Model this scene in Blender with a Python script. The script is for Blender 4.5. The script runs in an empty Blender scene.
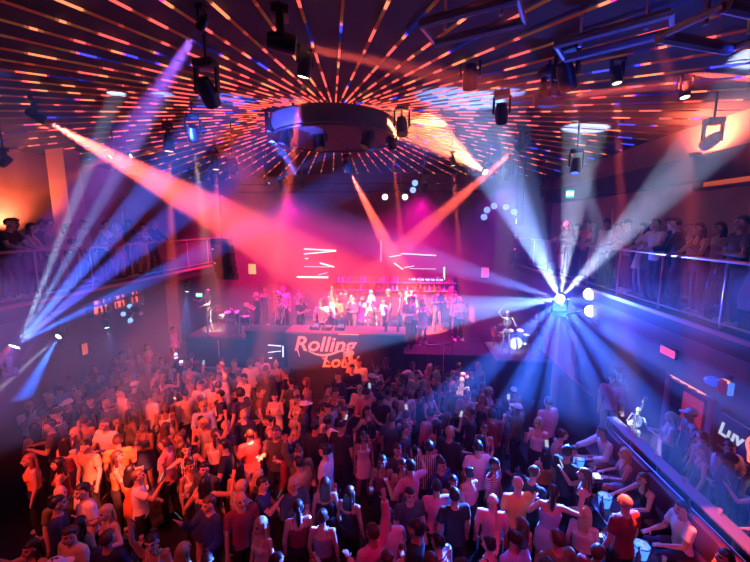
import bpy, bmesh, math, random
import numpy as np
from mathutils import Vector, Matrix, Euler
sc = bpy.context.scene
C = sc.collection
PI = math.pi
R = math.radians
rnd = random.Random(7)

# ------------------------------------------------------------------ camera
CAM = Vector((0.0, 0.0, 5.8))
PITCH, YAW, F = R(8.5), R(4.5), 375.0
cam_d = bpy.data.cameras.new('camera'); cam = bpy.data.objects.new('camera', cam_d); C.objects.link(cam)
cam.location = CAM; cam.rotation_euler = (PI/2 - PITCH, 0, YAW)
cam_d.sensor_width = 36.0; cam_d.lens = 36.0*F/750.0; cam_d.clip_end = 200; cam_d.clip_start = .05
sc.camera = cam
_M = Euler((PI/2 - PITCH, 0, YAW)).to_matrix()
def ray(px, py):
    return _M @ Vector(((px-375)/F, (281-py)/F, -1.0))
def at(px, py, t):                       # the point at camera depth t behind a pixel
    return CAM + ray(px, py)*t
def at_z(px, py, z):
    d = ray(px, py); return CAM + d*((z-CAM.z)/d.z)
def at_y(px, py, y):
    d = ray(px, py); return CAM + d*(y/d.y)
def at_x(px, py, x):
    d = ray(px, py); return CAM + d*(x/d.x)
_Mi = _M.transposed()
def pix(p):
    q = _Mi @ (Vector(p)-CAM); return 375+F*q.x/-q.z, 281-F*q.y/-q.z

# ------------------------------------------------------------------ materials
MATS = {}
def mat(name, col, rough=.6, metal=0.0, emit=None, es=1.0, bump=0, bscale=30, alpha=1.0, noise=0):
    if name in MATS: return MATS[name]
    m = bpy.data.materials.new(name); m.use_nodes = True
    nt = m.node_tree; b = nt.nodes['Principled BSDF']
    b.inputs['Base Color'].default_value = (*col, 1); b.inputs['Roughness'].default_value = rough
    b.inputs['Metallic'].default_value = metal
    if alpha < 1: b.inputs['Alpha'].default_value = alpha
    if emit:
        b.inputs['Emission Color'].default_value = (*emit, 1); b.inputs['Emission Strength'].default_value = es
        m.cycles.emission_sampling = 'NONE'
    if bump or noise:
        tc = nt.nodes.new('ShaderNodeTexCoord'); n = nt.nodes.new('ShaderNodeTexNoise'); n.inputs['Scale'].default_value = bscale
        n.inputs['Detail'].default_value = 4
        nt.links.new(tc.outputs['Object'], n.inputs['Vector'])
        if bump:
            bm_ = nt.nodes.new('ShaderNodeBump'); bm_.inputs['Strength'].default_value = bump
            nt.links.new(n.outputs['Fac'], bm_.inputs['Height']); nt.links.new(bm_.outputs['Normal'], b.inputs['Normal'])
        if noise:
            cr = nt.nodes.new('ShaderNodeValToRGB'); e = cr.color_ramp.elements
            e[0].color = (*[c*(1-noise) for c in col], 1); e[1].color = (*[min(1, c*(1+noise)) for c in col], 1)
            e[0].position = .3; e[1].position = .7
            nt.links.new(n.outputs['Fac'], cr.inputs['Fac']); nt.links.new(cr.outputs['Color'], b.inputs['Base Color'])
    MATS[name] = m
    return m
def glow(name, col, s):
    if name in MATS: return MATS[name]
    m = bpy.data.materials.new(name); m.use_nodes = True; nt = m.node_tree
    nt.nodes.remove(nt.nodes['Principled BSDF']); e = nt.nodes.new('ShaderNodeEmission')
    e.inputs['Color'].default_value = (*col, 1); e.inputs['Strength'].default_value = s
    nt.links.new(e.outputs[0], nt.nodes['Material Output'].inputs['Surface'])
    m.cycles.emission_sampling = 'NONE'; MATS[name] = m
    return m
def stripes(name, c1, c2, scale, axis='X', rough=.8):
    if name in MATS: return MATS[name]
    m = mat(name, c1, rough); nt = m.node_tree; b = nt.nodes['Principled BSDF']
    tc = nt.nodes.new('ShaderNodeTexCoord'); w = nt.nodes.new('ShaderNodeTexWave'); w.bands_direction = axis
    w.inputs['Scale'].default_value = scale
    cr = nt.nodes.new('ShaderNodeValToRGB'); cr.color_ramp.interpolation = 'CONSTANT'
    cr.color_ramp.elements[0].color = (*c1, 1); cr.color_ramp.elements[1].color = (*c2, 1); cr.color_ramp.elements[1].position = .5
    nt.links.new(tc.outputs['Object'], w.inputs['Vector']); nt.links.new(w.outputs['Fac'], cr.inputs['Fac']); nt.links.new(cr.outputs['Color'], b.inputs['Base Color'])
    return m
def bricks(name, c1, c2, mortar, sc_=3.0, rough=.8):
    m = mat(name, c1, rough); nt = m.node_tree; b = nt.nodes['Principled BSDF']
    tc = nt.nodes.new('ShaderNodeTexCoord'); mp = nt.nodes.new('ShaderNodeMapping'); mp.inputs['Rotation'].default_value = (PI/2, 0, 0)
    w = nt.nodes.new('ShaderNodeTexBrick'); w.inputs['Scale'].default_value = sc_
    w.inputs['Color1'].default_value = (*c1, 1); w.inputs['Color2'].default_value = (*c2, 1); w.inputs['Mortar'].default_value = (*mortar, 1)
    nt.links.new(tc.outputs['Object'], mp.inputs['Vector']); nt.links.new(mp.outputs[0], w.inputs['Vector']); nt.links.new(w.outputs['Color'], b.inputs['Base Color'])
    return m

black = mat('black_metal', (.012, .012, .014), .45, .3)
blackp = mat('black_paint', (.014, .011, .014), .7, noise=.4, bscale=3)
chrome = mat('chrome', (.85, .85, .88), .12, 1.0)
steel = mat('brushed_steel', (.55, .55, .58), .3, 1.0)
bone = mat('bone', (.85, .80, .70), .35)
darkwood = mat('dark_wood', (.05, .025, .018), .45, bump=.2, bscale=8, noise=.4)
white = mat('white_plastic', (.8, .8, .8), .4)

# ------------------------------------------------------------------ mesh builder
class MB:
    def __init__(s): s.v = []; s.f = []; s.mi = []; s.cur = 0
    def add(s, vs, fs):
        o = len(s.v); s.v += [tuple(v) for v in vs]; s.f += [tuple(i+o for i in f) for f in fs]; s.mi += [s.cur]*len(fs); return s
    def box(s, c, d, rot=None, taper=1.0):
        c = Vector(c); x, y, z = d[0]/2, d[1]/2, d[2]/2
        vs = [Vector((a*x*(taper if k > 0 else 1), b*y*(taper if k > 0 else 1), k*z)) for k in (-1, 1) for a, b in ((-1, -1), (1, -1), (1, 1), (-1, 1))]
        if rot is not None: vs = [rot @ v for v in vs]
        return s.add([v+c for v in vs], [(3, 2, 1, 0), (4, 5, 6, 7), (0, 1, 5, 4), (1, 2, 6, 5), (2, 3, 7, 6), (3, 0, 4, 7)])
    def bbox(s, c, d, b=.01, rot=None):     # bevelled box
        bm = bmesh.new(); bmesh.ops.create_cube(bm, size=1)
        for v in bm.verts: v.co = Vector((v.co.x*d[0], v.co.y*d[1], v.co.z*d[2]))
        bmesh.ops.bevel(bm, geom=bm.edges[:], offset=b, segments=2, affect='EDGES', profile=.5)
        bm.verts.index_update(); c = Vector(c)
        s.add([(rot @ v.co if rot is not None else v.co)+c for v in bm.verts], [[v.index for v in f.verts] for f in bm.faces]); bm.free(); return s
    def loft(s, rings, cap=True):           # list of vertex loops
        n = len(rings[0]); vs = [v for r in rings for v in r]; fs = []
        for i in range(len(rings)-1):
            for j in range(n):
                k = (j+1) % n; fs.append((i*n+j, i*n+k, (i+1)*n+k, (i+1)*n+j))
        if cap: fs.append(tuple(reversed(range(n)))); fs.append(tuple((len(rings)-1)*n+j for j in range(n)))
        return s.add(vs, fs)
    def tube(s, pts, r, n=8, cap=True):
        pts = [Vector(p) for p in pts]; rs = r if isinstance(r, (list, tuple)) else [r]*len(pts); rings = []
        up = Vector((0, 0, 1)); prev = None
        for i, p in enumerate(pts):
            d = (pts[min(i+1, len(pts)-1)]-pts[max(i-1, 0)]).normalized()
            if prev is None:
                a = d.cross(up if abs(d.z) < .9 else Vector((1, 0, 0))).normalized()
            else:
                a = (prev - d*prev.dot(d)).normalized()
            prev = a; b = d.cross(a)
            rings.append([p+(a*math.cos(2*PI*j/n)+b*math.sin(2*PI*j/n))*rs[i] for j in range(n)])
        return s.loft(rings, cap)
    def cap(s, p, q, r1, r2, n=10):         # tapered capsule
        p, q = Vector(p), Vector(q); d = (q-p); L = d.length; d = d/L if L > 1e-6 else Vector((0, 0, 1))
        pts = []; rs = []
        for a in (80, 50, 20): pts.append(p-d*r1*math.sin(R(a))); rs.append(r1*math.cos(R(a)))
        pts += [p, q]; rs += [r1, r2]
        for a in (20, 50, 80): pts.append(q+d*r2*math.sin(R(a))); rs.append(r2*math.cos(R(a)))
        return s.tube(pts, rs, n)
    def ell(s, c, r, rot=None, n=14, m=9):
        c = Vector(c); vs = []; fs = []
        for i in range(1, m):
            t = PI*i/m
            for j in range(n):
                p = 2*PI*j/n; v = Vector((r[0]*math.sin(t)*math.cos(p), r[1]*math.sin(t)*math.sin(p), r[2]*math.cos(t)))
                vs.append(v)
        vs += [Vector((0, 0, r[2])), Vector((0, 0, -r[2]))]; T, B = len(vs)-2, len(vs)-1
        for i in range(m-2):
            for j in range(n): k = (j+1) % n; fs.append((i*n+j, (i+1)*n+j, (i+1)*n+k, i*n+k))
        for j in range(n):
            k = (j+1) % n; fs.append((T, j, k)); fs.append((B, (m-2)*n+k, (m-2)*n+j))
        if rot is not None: vs = [rot @ v for v in vs]
        return s.add([v+c for v in vs], fs)
    def lathe(s, prof, c=(0, 0, 0), n=20, rot=None):    # prof: (radius, height) pairs, axis z
        c = Vector(c); rings = []
        for r, z in prof:
            ring = [Vector((max(r, 1e-4)*math.cos(2*PI*j/n), max(r, 1e-4)*math.sin(2*PI*j/n), z)) for j in range(n)]
            if rot is not None: ring = [rot @ v for v in ring]
            rings.append([v+c for v in ring])
        return s.loft(rings)
    def torus(s, c, R_, r, rot=None, n=24, m=8, a0=0, a1=2*PI):
        c = Vector(c); full = abs(a1-a0-2*PI) < 1e-6; k = n if full else n+1
        pts = [Vector((R_*math.cos(a0+(a1-a0)*i/n), R_*math.sin(a0+(a1-a0)*i/n), 0)) for i in range(k)]
        rings = []
        for i, p in enumerate(pts):
            d = p.normalized(); rings.append([p+(d*math.cos(2*PI*j/m)+Vector((0, 0, 1))*math.sin(2*PI*j/m))*r for j in range(m)])
        if full: rings.append(rings[0])
        if rot is not None: rings = [[rot @ v for v in g] for g in rings]
        return s.loft([[v+c for v in g] for g in rings], cap=not full)
    def mesh(s, name, smooth=True):
        me = bpy.data.meshes.new(name); me.from_pydata(s.v, [], s.f)
        bm = bmesh.new(); bm.from_mesh(me); bmesh.ops.remove_doubles(bm, verts=bm.verts[:], dist=1e-5); bmesh.ops.recalc_face_normals(bm, faces=bm.faces[:])
        bm.to_mesh(me); bm.free()
        if len(me.polygons) == len(s.mi) and any(s.mi): me.polygons.foreach_set('material_index', s.mi)
        if smooth:
            me.polygons.foreach_set('use_smooth', [True]*len(me.polygons)); me.set_sharp_from_angle(angle=R(40))
        return me
    def build(s, name, m, parent=None, loc=None, smooth=True):
        me = s.mesh(name, smooth); me.materials.append(m)
        return link(name, me, parent, loc)
def link(name, me, parent=None, loc=None):
    o = bpy.data.objects.new(name, me); C.objects.link(o)
    if parent is not None: o.parent = parent
    if loc is not None: o.location = loc
    return o
def thing(name, label, cat, loc=(0, 0, 0), rz=0, group=None):
    o = bpy.data.objects.new(name, None); C.objects.link(o); o.empty_display_size = .1
    o.location = loc; o.rotation_euler = (0, 0, rz); o['label'] = label; o['category'] = cat
    if group: o['group'] = group
    return o
def tag(o, label, cat, group=None):
    o['label'] = label; o['category'] = cat
    if group: o['group'] = group
    return o
def struct(name, mb, m, smooth=False):
    o = mb.build(name, m, smooth=smooth); o['kind'] = 'structure'; return o
def copy_tree(o, parent=None):
    c = o.copy(); C.objects.link(c); c.parent = parent
    for ch in o.children: copy_tree(ch, c)
    return c
def rot_to(d, z=Vector((0, 0, 1))):
    return z.rotation_difference(Vector(d).normalized()).to_matrix()
def text_mesh(body, size, shear=0, ext=.01, offset=0, name='lettering'):
    cu = bpy.data.curves.new(name, 'FONT'); cu.body = body; cu.size = size; cu.shear = shear; cu.extrude = ext; cu.offset = offset
    cu.align_x = 'CENTER'; cu.align_y = 'CENTER'
    o = bpy.data.objects.new(name, cu); C.objects.link(o); dg = bpy.context.evaluated_depsgraph_get()
    me = bpy.data.meshes.new_from_object(o.evaluated_get(dg)); bpy.data.objects.remove(o); bpy.data.curves.remove(cu)
    me.name = name
    return me
# ------------------------------------------------------------------ the room
XL, XR, YB, YF = -11.0, 6.4, 17.2, -2.0
BZ = 4.2                                    # balcony floor
EL, ER = -7.9, 4.8                          # balcony edges
HUB = Vector((-1.85, 10.2, 0))
def zc(x, y):
    return 8.72 - .09*min(math.hypot(x-HUB.x, y-HUB.y), 10.5)
mfloor = mat('dark_floor', (.02, .016, .018), .35, noise=.4, bscale=2)
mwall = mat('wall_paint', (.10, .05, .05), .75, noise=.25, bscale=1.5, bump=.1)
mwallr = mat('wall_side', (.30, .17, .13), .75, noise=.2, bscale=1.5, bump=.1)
mceil = mat('ceiling_black', (.012, .010, .014), .8, noise=.3, bscale=2)
struct('floor', MB().box(((XL+XR)/2, (YB+YF)/2, -.1), (XR-XL+.6, YB-YF+.6, .2)), mfloor)
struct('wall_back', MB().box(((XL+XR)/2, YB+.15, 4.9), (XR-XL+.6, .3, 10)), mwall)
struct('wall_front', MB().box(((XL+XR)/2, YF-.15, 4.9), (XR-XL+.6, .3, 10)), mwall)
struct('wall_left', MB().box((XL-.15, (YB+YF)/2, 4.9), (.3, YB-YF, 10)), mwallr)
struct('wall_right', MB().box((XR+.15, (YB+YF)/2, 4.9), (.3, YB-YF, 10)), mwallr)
g = MB(); nx, ny = 40, 44
vs = [(XL+(XR-XL)*i/nx, YF+(YB-YF)*j/ny) for j in range(ny+1) for i in range(nx+1)]
g.add([(x, y, zc(x, y)) for x, y in vs], [(j*(nx+1)+i, (j+1)*(nx+1)+i, (j+1)*(nx+1)+i+1, j*(nx+1)+i+1) for j in range(ny) for i in range(nx)])
g.add([(x, y, zc(x, y)+.2) for x, y in vs], [(j*(nx+1)+i, j*(nx+1)+i+1, (j+1)*(nx+1)+i+1, (j+1)*(nx+1)+i) for j in range(ny) for i in range(nx)])
struct('ceiling', g, mceil)
# balconies
struct('balcony_slab_left', MB().box(((XL+EL)/2, 7.4, 4.03), (EL-XL, 18.8, .34)), blackp)
struct('balcony_slab_right', MB().box(((XR+ER)/2, 7.4, 4.05), (XR-ER, 18.8, .3)), blackp)
struct('trim_1', MB().box((ER+.06, 7.4, 3.52), (.12, 18.8, .76)), mat('fascia', (.06, .05, .07), .5, noise=.3, bscale=2))
struct('trim_2', MB().box((ER-.03, 7.4, 4.17), (.06, 18.8, .07)), mat('edge_trim', (.35, .10, .12), .4))
struct('trim_3', MB().box((EL+.03, 7.4, 4.17), (.06, 18.8, .07)), MATS['edge_trim'])
# raised floor of the booths and aisle
struct('floor_raised', MB().box(((2.9+XR)/2, 6.0, .15), (XR-2.9, 12.0, .3)), mfloor)
# stage floor
struct('floor_stage', MB().box((-1.6, 14.7, .75), (9.0, 5.0, 1.5)), blackp)
# upper black header over the right balcony and lit niche
struct('trim_4', MB().box((XR-.25, 7.4, 6.95), (.5, 18.6, .5)), blackp)
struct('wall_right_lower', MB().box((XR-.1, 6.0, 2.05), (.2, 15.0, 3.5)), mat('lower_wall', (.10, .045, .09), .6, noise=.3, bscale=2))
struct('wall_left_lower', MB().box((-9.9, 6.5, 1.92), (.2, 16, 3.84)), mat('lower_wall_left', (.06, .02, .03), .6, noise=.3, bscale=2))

# --- balcony railings: posts, rails and a glass pane
mglass = mat('rail_glass', (.5, .45, .6), .05, alpha=.05)
mrail = mat('rail_metal', (.55, .35, .4), .3, .8)
def railing(name, label, x, y0, y1, n, z=BZ, h=1.05):
    t = thing(name, label, 'railing', (x, y0, z))
    MB().tube([(0, 0, h), (0, y1-y0, h)], .03).build('top_rail', mrail, t)
    MB().tube([(0, 0, .08), (0, y1-y0, .08)], .02).build('bottom_rail', mrail, t)
    for i in range(n+1):
        y = (y1-y0)*i/n
        MB().tube([(0, y, -.03), (0, y, h)], .022).build('post', mrail, t)
        if i < n:
            MB().box((0, y+(y1-y0)/n/2, .54), (.012, (y1-y0)/n-.08, .84)).build('glass_pane', mglass, t)
    return t
railing('balcony_railing', 'pink lit glass and metal railing along the right hand balcony edge', ER+.12, 3.2, 16.2, 9)
railing('balcony_railing', 'glass and metal railing along the left hand balcony edge', EL-.12, 3.2, 16.2, 9)

# --- ceiling LED strips, fanning out from the ring
def strip_mat():
    m = bpy.data.materials.new('led_strip_light'); m.use_nodes = True; nt = m.node_tree
    nt.nodes.remove(nt.nodes['Principled BSDF']); N = nt.nodes.new; L = nt.links.new
    tc = N('ShaderNodeTexCoord'); oi = N('ShaderNodeObjectInfo'); sx = N('ShaderNodeSeparateXYZ'); L(tc.outputs['Object'], sx.inputs[0])
    rs = N('ShaderNodeMath'); rs.operation = 'MULTIPLY'; rs.inputs[1].default_value = 60; L(oi.outputs['Random'], rs.inputs[0])
    def noise(scale, off, det=0):
        mm = N('ShaderNodeMath'); mm.operation = 'MULTIPLY_ADD'; mm.inputs[1].default_value = 1.0; L(sx.outputs['X'], mm.inputs[0]); L(rs.outputs[0], mm.inputs[2])
        ad = N('ShaderNodeMath'); ad.operation = 'ADD'; ad.inputs[1].default_value = off; L(mm.outputs[0], ad.inputs[0])
        n = N('ShaderNodeTexNoise'); n.noise_dimensions = '1D'; n.inputs['Scale'].default_value = scale; n.inputs['Detail'].default_value = det; L(ad.outputs[0], n.inputs['W']); return n.outputs['Fac']
    # near the ring most dashes are lit, farther out the strips idle in dim red
    rad = N('ShaderNodeMapRange'); rad.inputs['From Min'].default_value = 0; rad.inputs['From Max'].default_value = 5.0; rad.inputs['To Min'].default_value = .07; rad.inputs['To Max'].default_value = -.09; L(sx.outputs['X'], rad.inputs['Value'])
    on = N('ShaderNodeValToRGB'); on.color_ramp.interpolation = 'CONSTANT'; e = on.color_ramp.elements
    e[0].color = (.07, .07, .07, 1); e[1].position = .50; e[1].color = (.9, .9, .9, 1)
    k = on.color_ramp.elements.new(.45); k.color = (.2, .2, .2, 1)
    ad = N('ShaderNodeMath'); ad.operation = 'ADD'; L(noise(2.2, 0), ad.inputs[0]); L(rad.outputs[0], ad.inputs[1]); L(ad.outputs[0], on.inputs['Fac'])
    hue = N('ShaderNodeValToRGB'); e = hue.color_ramp.elements; hue.color_ramp.interpolation = 'CONSTANT'
    e[0].color = (1, .10, .085, 1); e[1].position = .66; e[1].color = (.05, .06, 1, 1)
    k = hue.color_ramp.elements.new(.50); k.color = (1, .24, .10, 1)
    k = hue.color_ramp.elements.new(.63); k.color = (.9, .05, .35, 1)
    rad2 = N('ShaderNodeMapRange'); rad2.inputs['From Min'].default_value = 2.0; rad2.inputs['From Max'].default_value = 8.0; rad2.inputs['To Min'].default_value = -.12; rad2.inputs['To Max'].default_value = .12; L(sx.outputs['X'], rad2.inputs['Value'])
    ad = N('ShaderNodeMath'); ad.operation = 'ADD'; L(noise(.9, 17), ad.inputs[0]); L(rad2.outputs[0], ad.inputs[1]); L(ad.outputs[0], hue.inputs['Fac'])
    mul = N('ShaderNodeVectorMath'); mul.operation = 'MULTIPLY'; L(on.outputs[0], mul.inputs[0]); L(hue.outputs[0], mul.inputs[1])
    em = N('ShaderNodeEmission'); em.inputs['Strength'].default_value = STRIP; L(mul.outputs[0], em.inputs['Color']); L(em.outputs[0], nt.nodes['Material Output'].inputs['Surface'])
    m.cycles.emission_sampling = 'NONE'
    return m
STRIP = 2.1
led = strip_mat()
R0, R1, NS = 1.25, 9.6, 80
def strip_len(a):                              # to the wall at most
    r = R1
    dx, dy = math.cos(a), math.sin(a)
    for lim, p, d in ((XR-.15, HUB.x, dx), (XL+.15, HUB.x, dx), (YB-.15, HUB.y, dy), (YF+.15, HUB.y, dy)):
        if abs(d) > 1e-6:
            k = (lim-p)/d
            if k > 0: r = min(r, k)
    return r
slope = math.atan(.09)
for i in range(NS):
    a = 2*PI*(i+.5)/NS
    ln = strip_len(a)-R0
    # stand the strip just under the sloping ceiling
    r = (R0, R0+ln)
    p = (HUB.x+math.cos(a)*R0, HUB.y+math.sin(a)*R0)
    o = MB().box((ln/2/math.cos(slope), 0, 0), (ln/math.cos(slope), .032, .02)).build('led_strip', led, smooth=False)
    o.location = (*p, zc(*p)-.04); o.rotation_euler = Euler((0, slope, a))
    tag(o, 'thin LED strip with salmon and blue dashes fanning across the dark ceiling from the ring', 'light strip', 'LED strips fanning over the ceiling')

# --- the ring rig in the ceiling's centre
RZ = 8.0
t = thing('lighting_ring', 'large dark round lighting rig hanging at the centre of the LED strip fan', 'lighting rig', (HUB.x, HUB.y-.2, RZ))
MB().lathe([(1.0, .0), (1.57, .02), (1.62, .10), (1.62, .36), (1.55, .42), (1.0, .42), (.95, .35), (.95, .1)], n=48).build('ring_body', blackp, t)
MB().lathe([(0.05, .25), (.98, .2), (.98, .42), (.05, .46)], n=40).build('centre_disc', black, t)
MB().torus((0, 0, -.03), 1.56, .035, n=48).build('lower_rim', black, t)
for i in range(6):
    a = 2*PI*i/6
    MB().tube([(1.4*math.cos(a), 1.4*math.sin(a), .45), (1.4*math.cos(a), 1.4*math.sin(a), .58)], .03).build('hanger', black, t)

# --- roof trusses lit blue
mtruss = mat('truss_metal', (.35, .35, .4), .35, .7)
def truss(label, p, q, w=.4):
    p, q = Vector(p), Vector(q); d = (q-p); L_ = d.length; t = thing('ceiling_truss', label, 'truss', p)
    t.rotation_euler = (0, 0, math.atan2(d.y, d.x))
    for s in (-1, 1):
        MB().tube([(0, s*w/2, 0), (L_, s*w/2, 0)], .05).build('chord', mtruss, t)
    n = int(L_/.55)
    for i in range(n+1):
        x = L_*i/n
        MB().tube([(x, -w/2, 0), (x, w/2, 0)], .028, 6).build('rung', mtruss, t)
    MB().tube([(L_*.2, 0, 0), (L_*.2, 0, .55)], .02, 6).build('hanger', mtruss, t); MB().tube([(L_*.8, 0, 0), (L_*.8, 0, .55)], .02, 6).build('hanger', mtruss, t)
    return t
truss('blue lit ladder truss under the ceiling above the right balcony', at_z(560, 52, 7.75), at_z(668, 40, 7.6), .45)
truss('short blue lit ladder truss high up near the upper right of the ring', at_z(428, 34, 7.8), at_z(520, 22, 7.7), .45)
truss('blue lit truss crossing the ceiling corner over the right wall', at_z(690, 22, 7.3), at_z(760, 50, 7.2), .45)
# truss over the stage with two arcs of round lamps
t = thing('stage_truss', 'dark truss hanging over the stage below the ring', 'truss', (-1.7, 14.0, 7.0))
for dy, dz in ((-.2, 0), (.2, 0), (0, .3)):
    MB().tube([(-4.5, dy, dz), (4.5, dy, dz)], .03).build('chord', black, t)
lat = MB()
pts = []
for i in range(37): pts.append((-4.5+.25*i, (-.2, .2)[i % 2], 0))
MB().tube(pts, .015, 6).build('lacing', black, t)
pts = [(-4.5+.25*i, (-.2, 0)[i % 2], (0, .3)[i % 2]) for i in range(37)]
MB().tube(pts, .015, 6).build('lacing', black, t)
for x in (-4, 4): MB().tube([(x, 0, .3), (x, 0, 1.4)], .02).build('hanger', black, t)

def par(label, p, d, col, s, r=.11, group=None):
    t = thing('round_lamp', label, 'lamp', p, 0, group)
    q = rot_to(d)
    MB().lathe([(r*.5, -.18), (r*.8, -.15), (r, -.02), (r*1.06, 0), (r*.9, .0), (r*.88, -.03)], n=16, rot=q).build('housing', black, t)
    MB().lathe([(0, .004), (r*.86, .002), (r*.86, -.02), (0, -.02)], n=16, rot=q).build('lens', glow('lens_%s' % label[:14], col, s), t)
    return t
for i, (px, py) in enumerate(((385, 197), (405, 197), (413, 190), (415, 183))):
    wcol = (1, .75, .8) if i < 2 else (.25, .4, 1)
    par('%s round stage lamp, %s of the arc below the ring' % (('white', 'blue')[i > 1], ('outer white one', 'inner white one', 'lower blue one', 'upper blue one')[i]), at_y(px, py, 13.4), (CAM-at_y(px, py, 13.4)), wcol, (3.5, 2.2)[i > 1], .12)
for i, (px, py) in enumerate(((484, 217), (487, 210), (494, 206), (506, 207), (514, 212))):
    par('blue round lamp, %s in the arc above the white burst' % ('lowest', 'second lowest', 'topmost', 'next after topmost', 'last')[i], at_y(px, py, 13.6), (CAM-at_y(px, py, 13.6)), (.2, .35, 1), 1.8, .13)
# ------------------------------------------------------------------ moving heads and their beams
S = (1.0, .10, .065); MG = (1.0, .02, .30); BL = (.03, .13, 1.0); WB = (.45, .65, 1.0); PU = (.35, .12, 1.0); OR = (1.0, .22, .08)
def spot(p, d, col, power, ang, blend=.35, r=.04):
    l = bpy.data.lights.new('beam', 'SPOT'); l.energy = power*BEAM; l.color = col; l.spot_size = R(ang); l.spot_blend = blend; l.shadow_soft_size = r
    o = bpy.data.objects.new('beam', l); C.objects.link(o); o.location = p; o.rotation_euler = Vector(d).to_track_quat('-Z', 'Y').to_euler()
    return o
BEAM = 34.0; BK = 2.6; HAZE = .018
def head(label, p, dirs, lens_col, lens_s, size=1.0, up=True, hang=None):
    """a moving head lamp at p (its lens centre), aimed along dirs[0]"""
    d = Vector(dirs[0]).normalized(); k = size
    pivot = Vector(p)-d*.22*k
    t = thing('moving_head_spotlight', label, 'spotlight', pivot, 0)
    q = rot_to(d); sg = 1 if up else -1
    az = math.atan2(d.x, d.y); rz = Matrix.Rotation(-az, 3, 'Z')
    MB().bbox((0, 0, sg*.37*k), (.30*k, .24*k, .12*k), .02*k, rz).build('base', black, t)
    for s in (-1, 1):
        MB().bbox(rz @ Vector((s*.16*k, 0, sg*.15*k)), (.04*k, .10*k, .34*k), .012*k, rz).build('yoke_arm', black, t)
    MB().lathe([(.05*k, -.2*k), (.10*k, -.18*k), (.125*k, -.06*k), (.13*k, .12*k), (.12*k, .2*k), (.105*k, .21*k), (.10*k, .19*k)], n=18, rot=q).build('lamp_head', black, t)
    MB().lathe([(0, .205*k), (.098*k, .2*k), (.098*k, .185*k), (0, .185*k)], n=16, rot=q).build('lens', glow('lens_%.2f%.2f%.2f_%.1f' % (*lens_col, lens_s), lens_col, lens_s), t)
    if hang is None and up:
        zt = zc(pivot.x, pivot.y)-pivot.z
        if zt > .45*k: MB().tube([(0, 0, .42*k), (0, 0, zt)], .02).build('hanger', black, t)
    elif hang:
        MB().tube([(0, 0, sg*.42*k), tuple(Vector(hang)-pivot)], .025).build('bracket', black, t)
    return t
def beam(label, src, dst, col, power, ang, lens=None, ls=None, size=1.0, blend=.35, up=True, hang=None):
    k = 1.0
    while True:                     # keep the lamp below the ceiling
        p, q = at(src[0], src[1], src[2]*k), at(dst[0], dst[1], dst[2]*k)
        if p.z < zc(p.x, p.y)-.5*size or not up: break
        k *= .97
    d = q-p
    head(label, p, [d], lens or col, ls if ls else 12, size, up, hang)
    spot(p+d.normalized()*.05, d, col, power*BK, ang, blend)
    return p, d
HOT = (1, .62, .30)
beam('moving head throwing a wide orange beam from above the left balcony', (46, 121, 8.6), (250, 232, 12.5), S, 2700, 17, HOT, 14, .75)
beam('small lamp with a thin orange beam at the far left above the balcony', (10, 157, 8.5), (40, 131, 8.9), S, 150, 7, HOT, 6, .7)
beam('bright lamp right of the ring throwing a wide orange cone up at the ceiling', (485, 172, 11.5), (385, 100, 9.0), OR, 1700, 22, (1, .85, .7), 20, .8)
beam('moving head right of the ring aiming a broad salmon beam down across the stage', (516, 149, 10), (405, 245, 13), S, 2400, 9, (1, .85, .75), 20)
beam('moving head hanging below the ring with a strong salmon beam down to the stage wall', (350, 172, 11.0), (400, 270, 13.5), S, 2600, 11, (1, .8, .6), 20, .8)
beam('moving head above the ring with an orange lens pointing a beam straight down', (303, 78, 7.6), (288, 185, 8.2), S, 900, 6, HOT, 14, .8)
beam('orange moving head at the top above the ring sending a level beam across the ceiling', (297, 46, 7.0), (520, 92, 8.0), S, 420, 7, HOT, 14, .8)
beam('moving head outside the upper right strips with a thick red beam straight down', (655, -10, 3.6), (694, 250, 4.5), S, 80, 9, HOT, 8, .5)
beam('lamp over the right balcony with a thin orange beam straight down', (685, 98, 7.2), (692, 235, 7.0), S, 170, 5.5, HOT, 9, .6)
beam('slim lamp between the right strips with a thin red beam straight down', (617, 84, 9), (622, 235, 9.0), S, 300, 4.5, HOT, 4, .6)
beam('round lamp among the right strips sending a level orange beam to the wall', (562, 97, 8.6), (735, 76, 8.8), S, 700, 6, HOT, 12)
beam('lamp on the right of the ring edge with a beam straight down', (393, 150, 9.6), (402, 250, 10.5), S, 756, 5, HOT, 4, .9)
beam('lamp behind the ring to its right with a narrow beam straight down', (453, 166, 10.5), (459, 250, 10.8), S, 756, 4.5, HOT, 4, .6)
beam('dark hanging moving head left of the ring with a soft beam straight down', (169, 152, 9), (172, 250, 9.3), S, 756, 6, HOT, 4)
beam('lamp left of the ring over the stage side with a red beam straight down', (216, 170, 10.5), (218, 250, 10.6), S, 648, 6, HOT, 3, .8)
beam('moving head beyond the top edge with a soft diagonal beam crossing the left strips', (275, -150, 5.4), (190, 190, 9), S, 380, 8, HOT, 8, .5)
beam('small lamp with a soft violet beam falling over the left strips', (198, 30, 8.2), (95, 190, 9.5), PU, 350, 13, PU, 4, .4)
beam('small bright lamp left of the ring, nearer the left balcony', (110, 157, 9.5), (75, 175, 9), S, 150, 9, HOT, 12, .5)
beam('small bright lamp left of the ring, next to the violet beam', (131, 156, 9.8), (200, 140, 9.8), S, 150, 9, HOT, 12, .5)
beam('small red lamp on the far wall right of the arcs', (543, 190, 13), (547, 160, 13), S, 200, 14, HOT, 8, .6)
beam('small blue lamp over the stage left of centre pointing up', (300, 181, 12.5), (286, 158, 12.2), BL, 500, 16, (.6, .8, 1), 10, .6)
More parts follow.
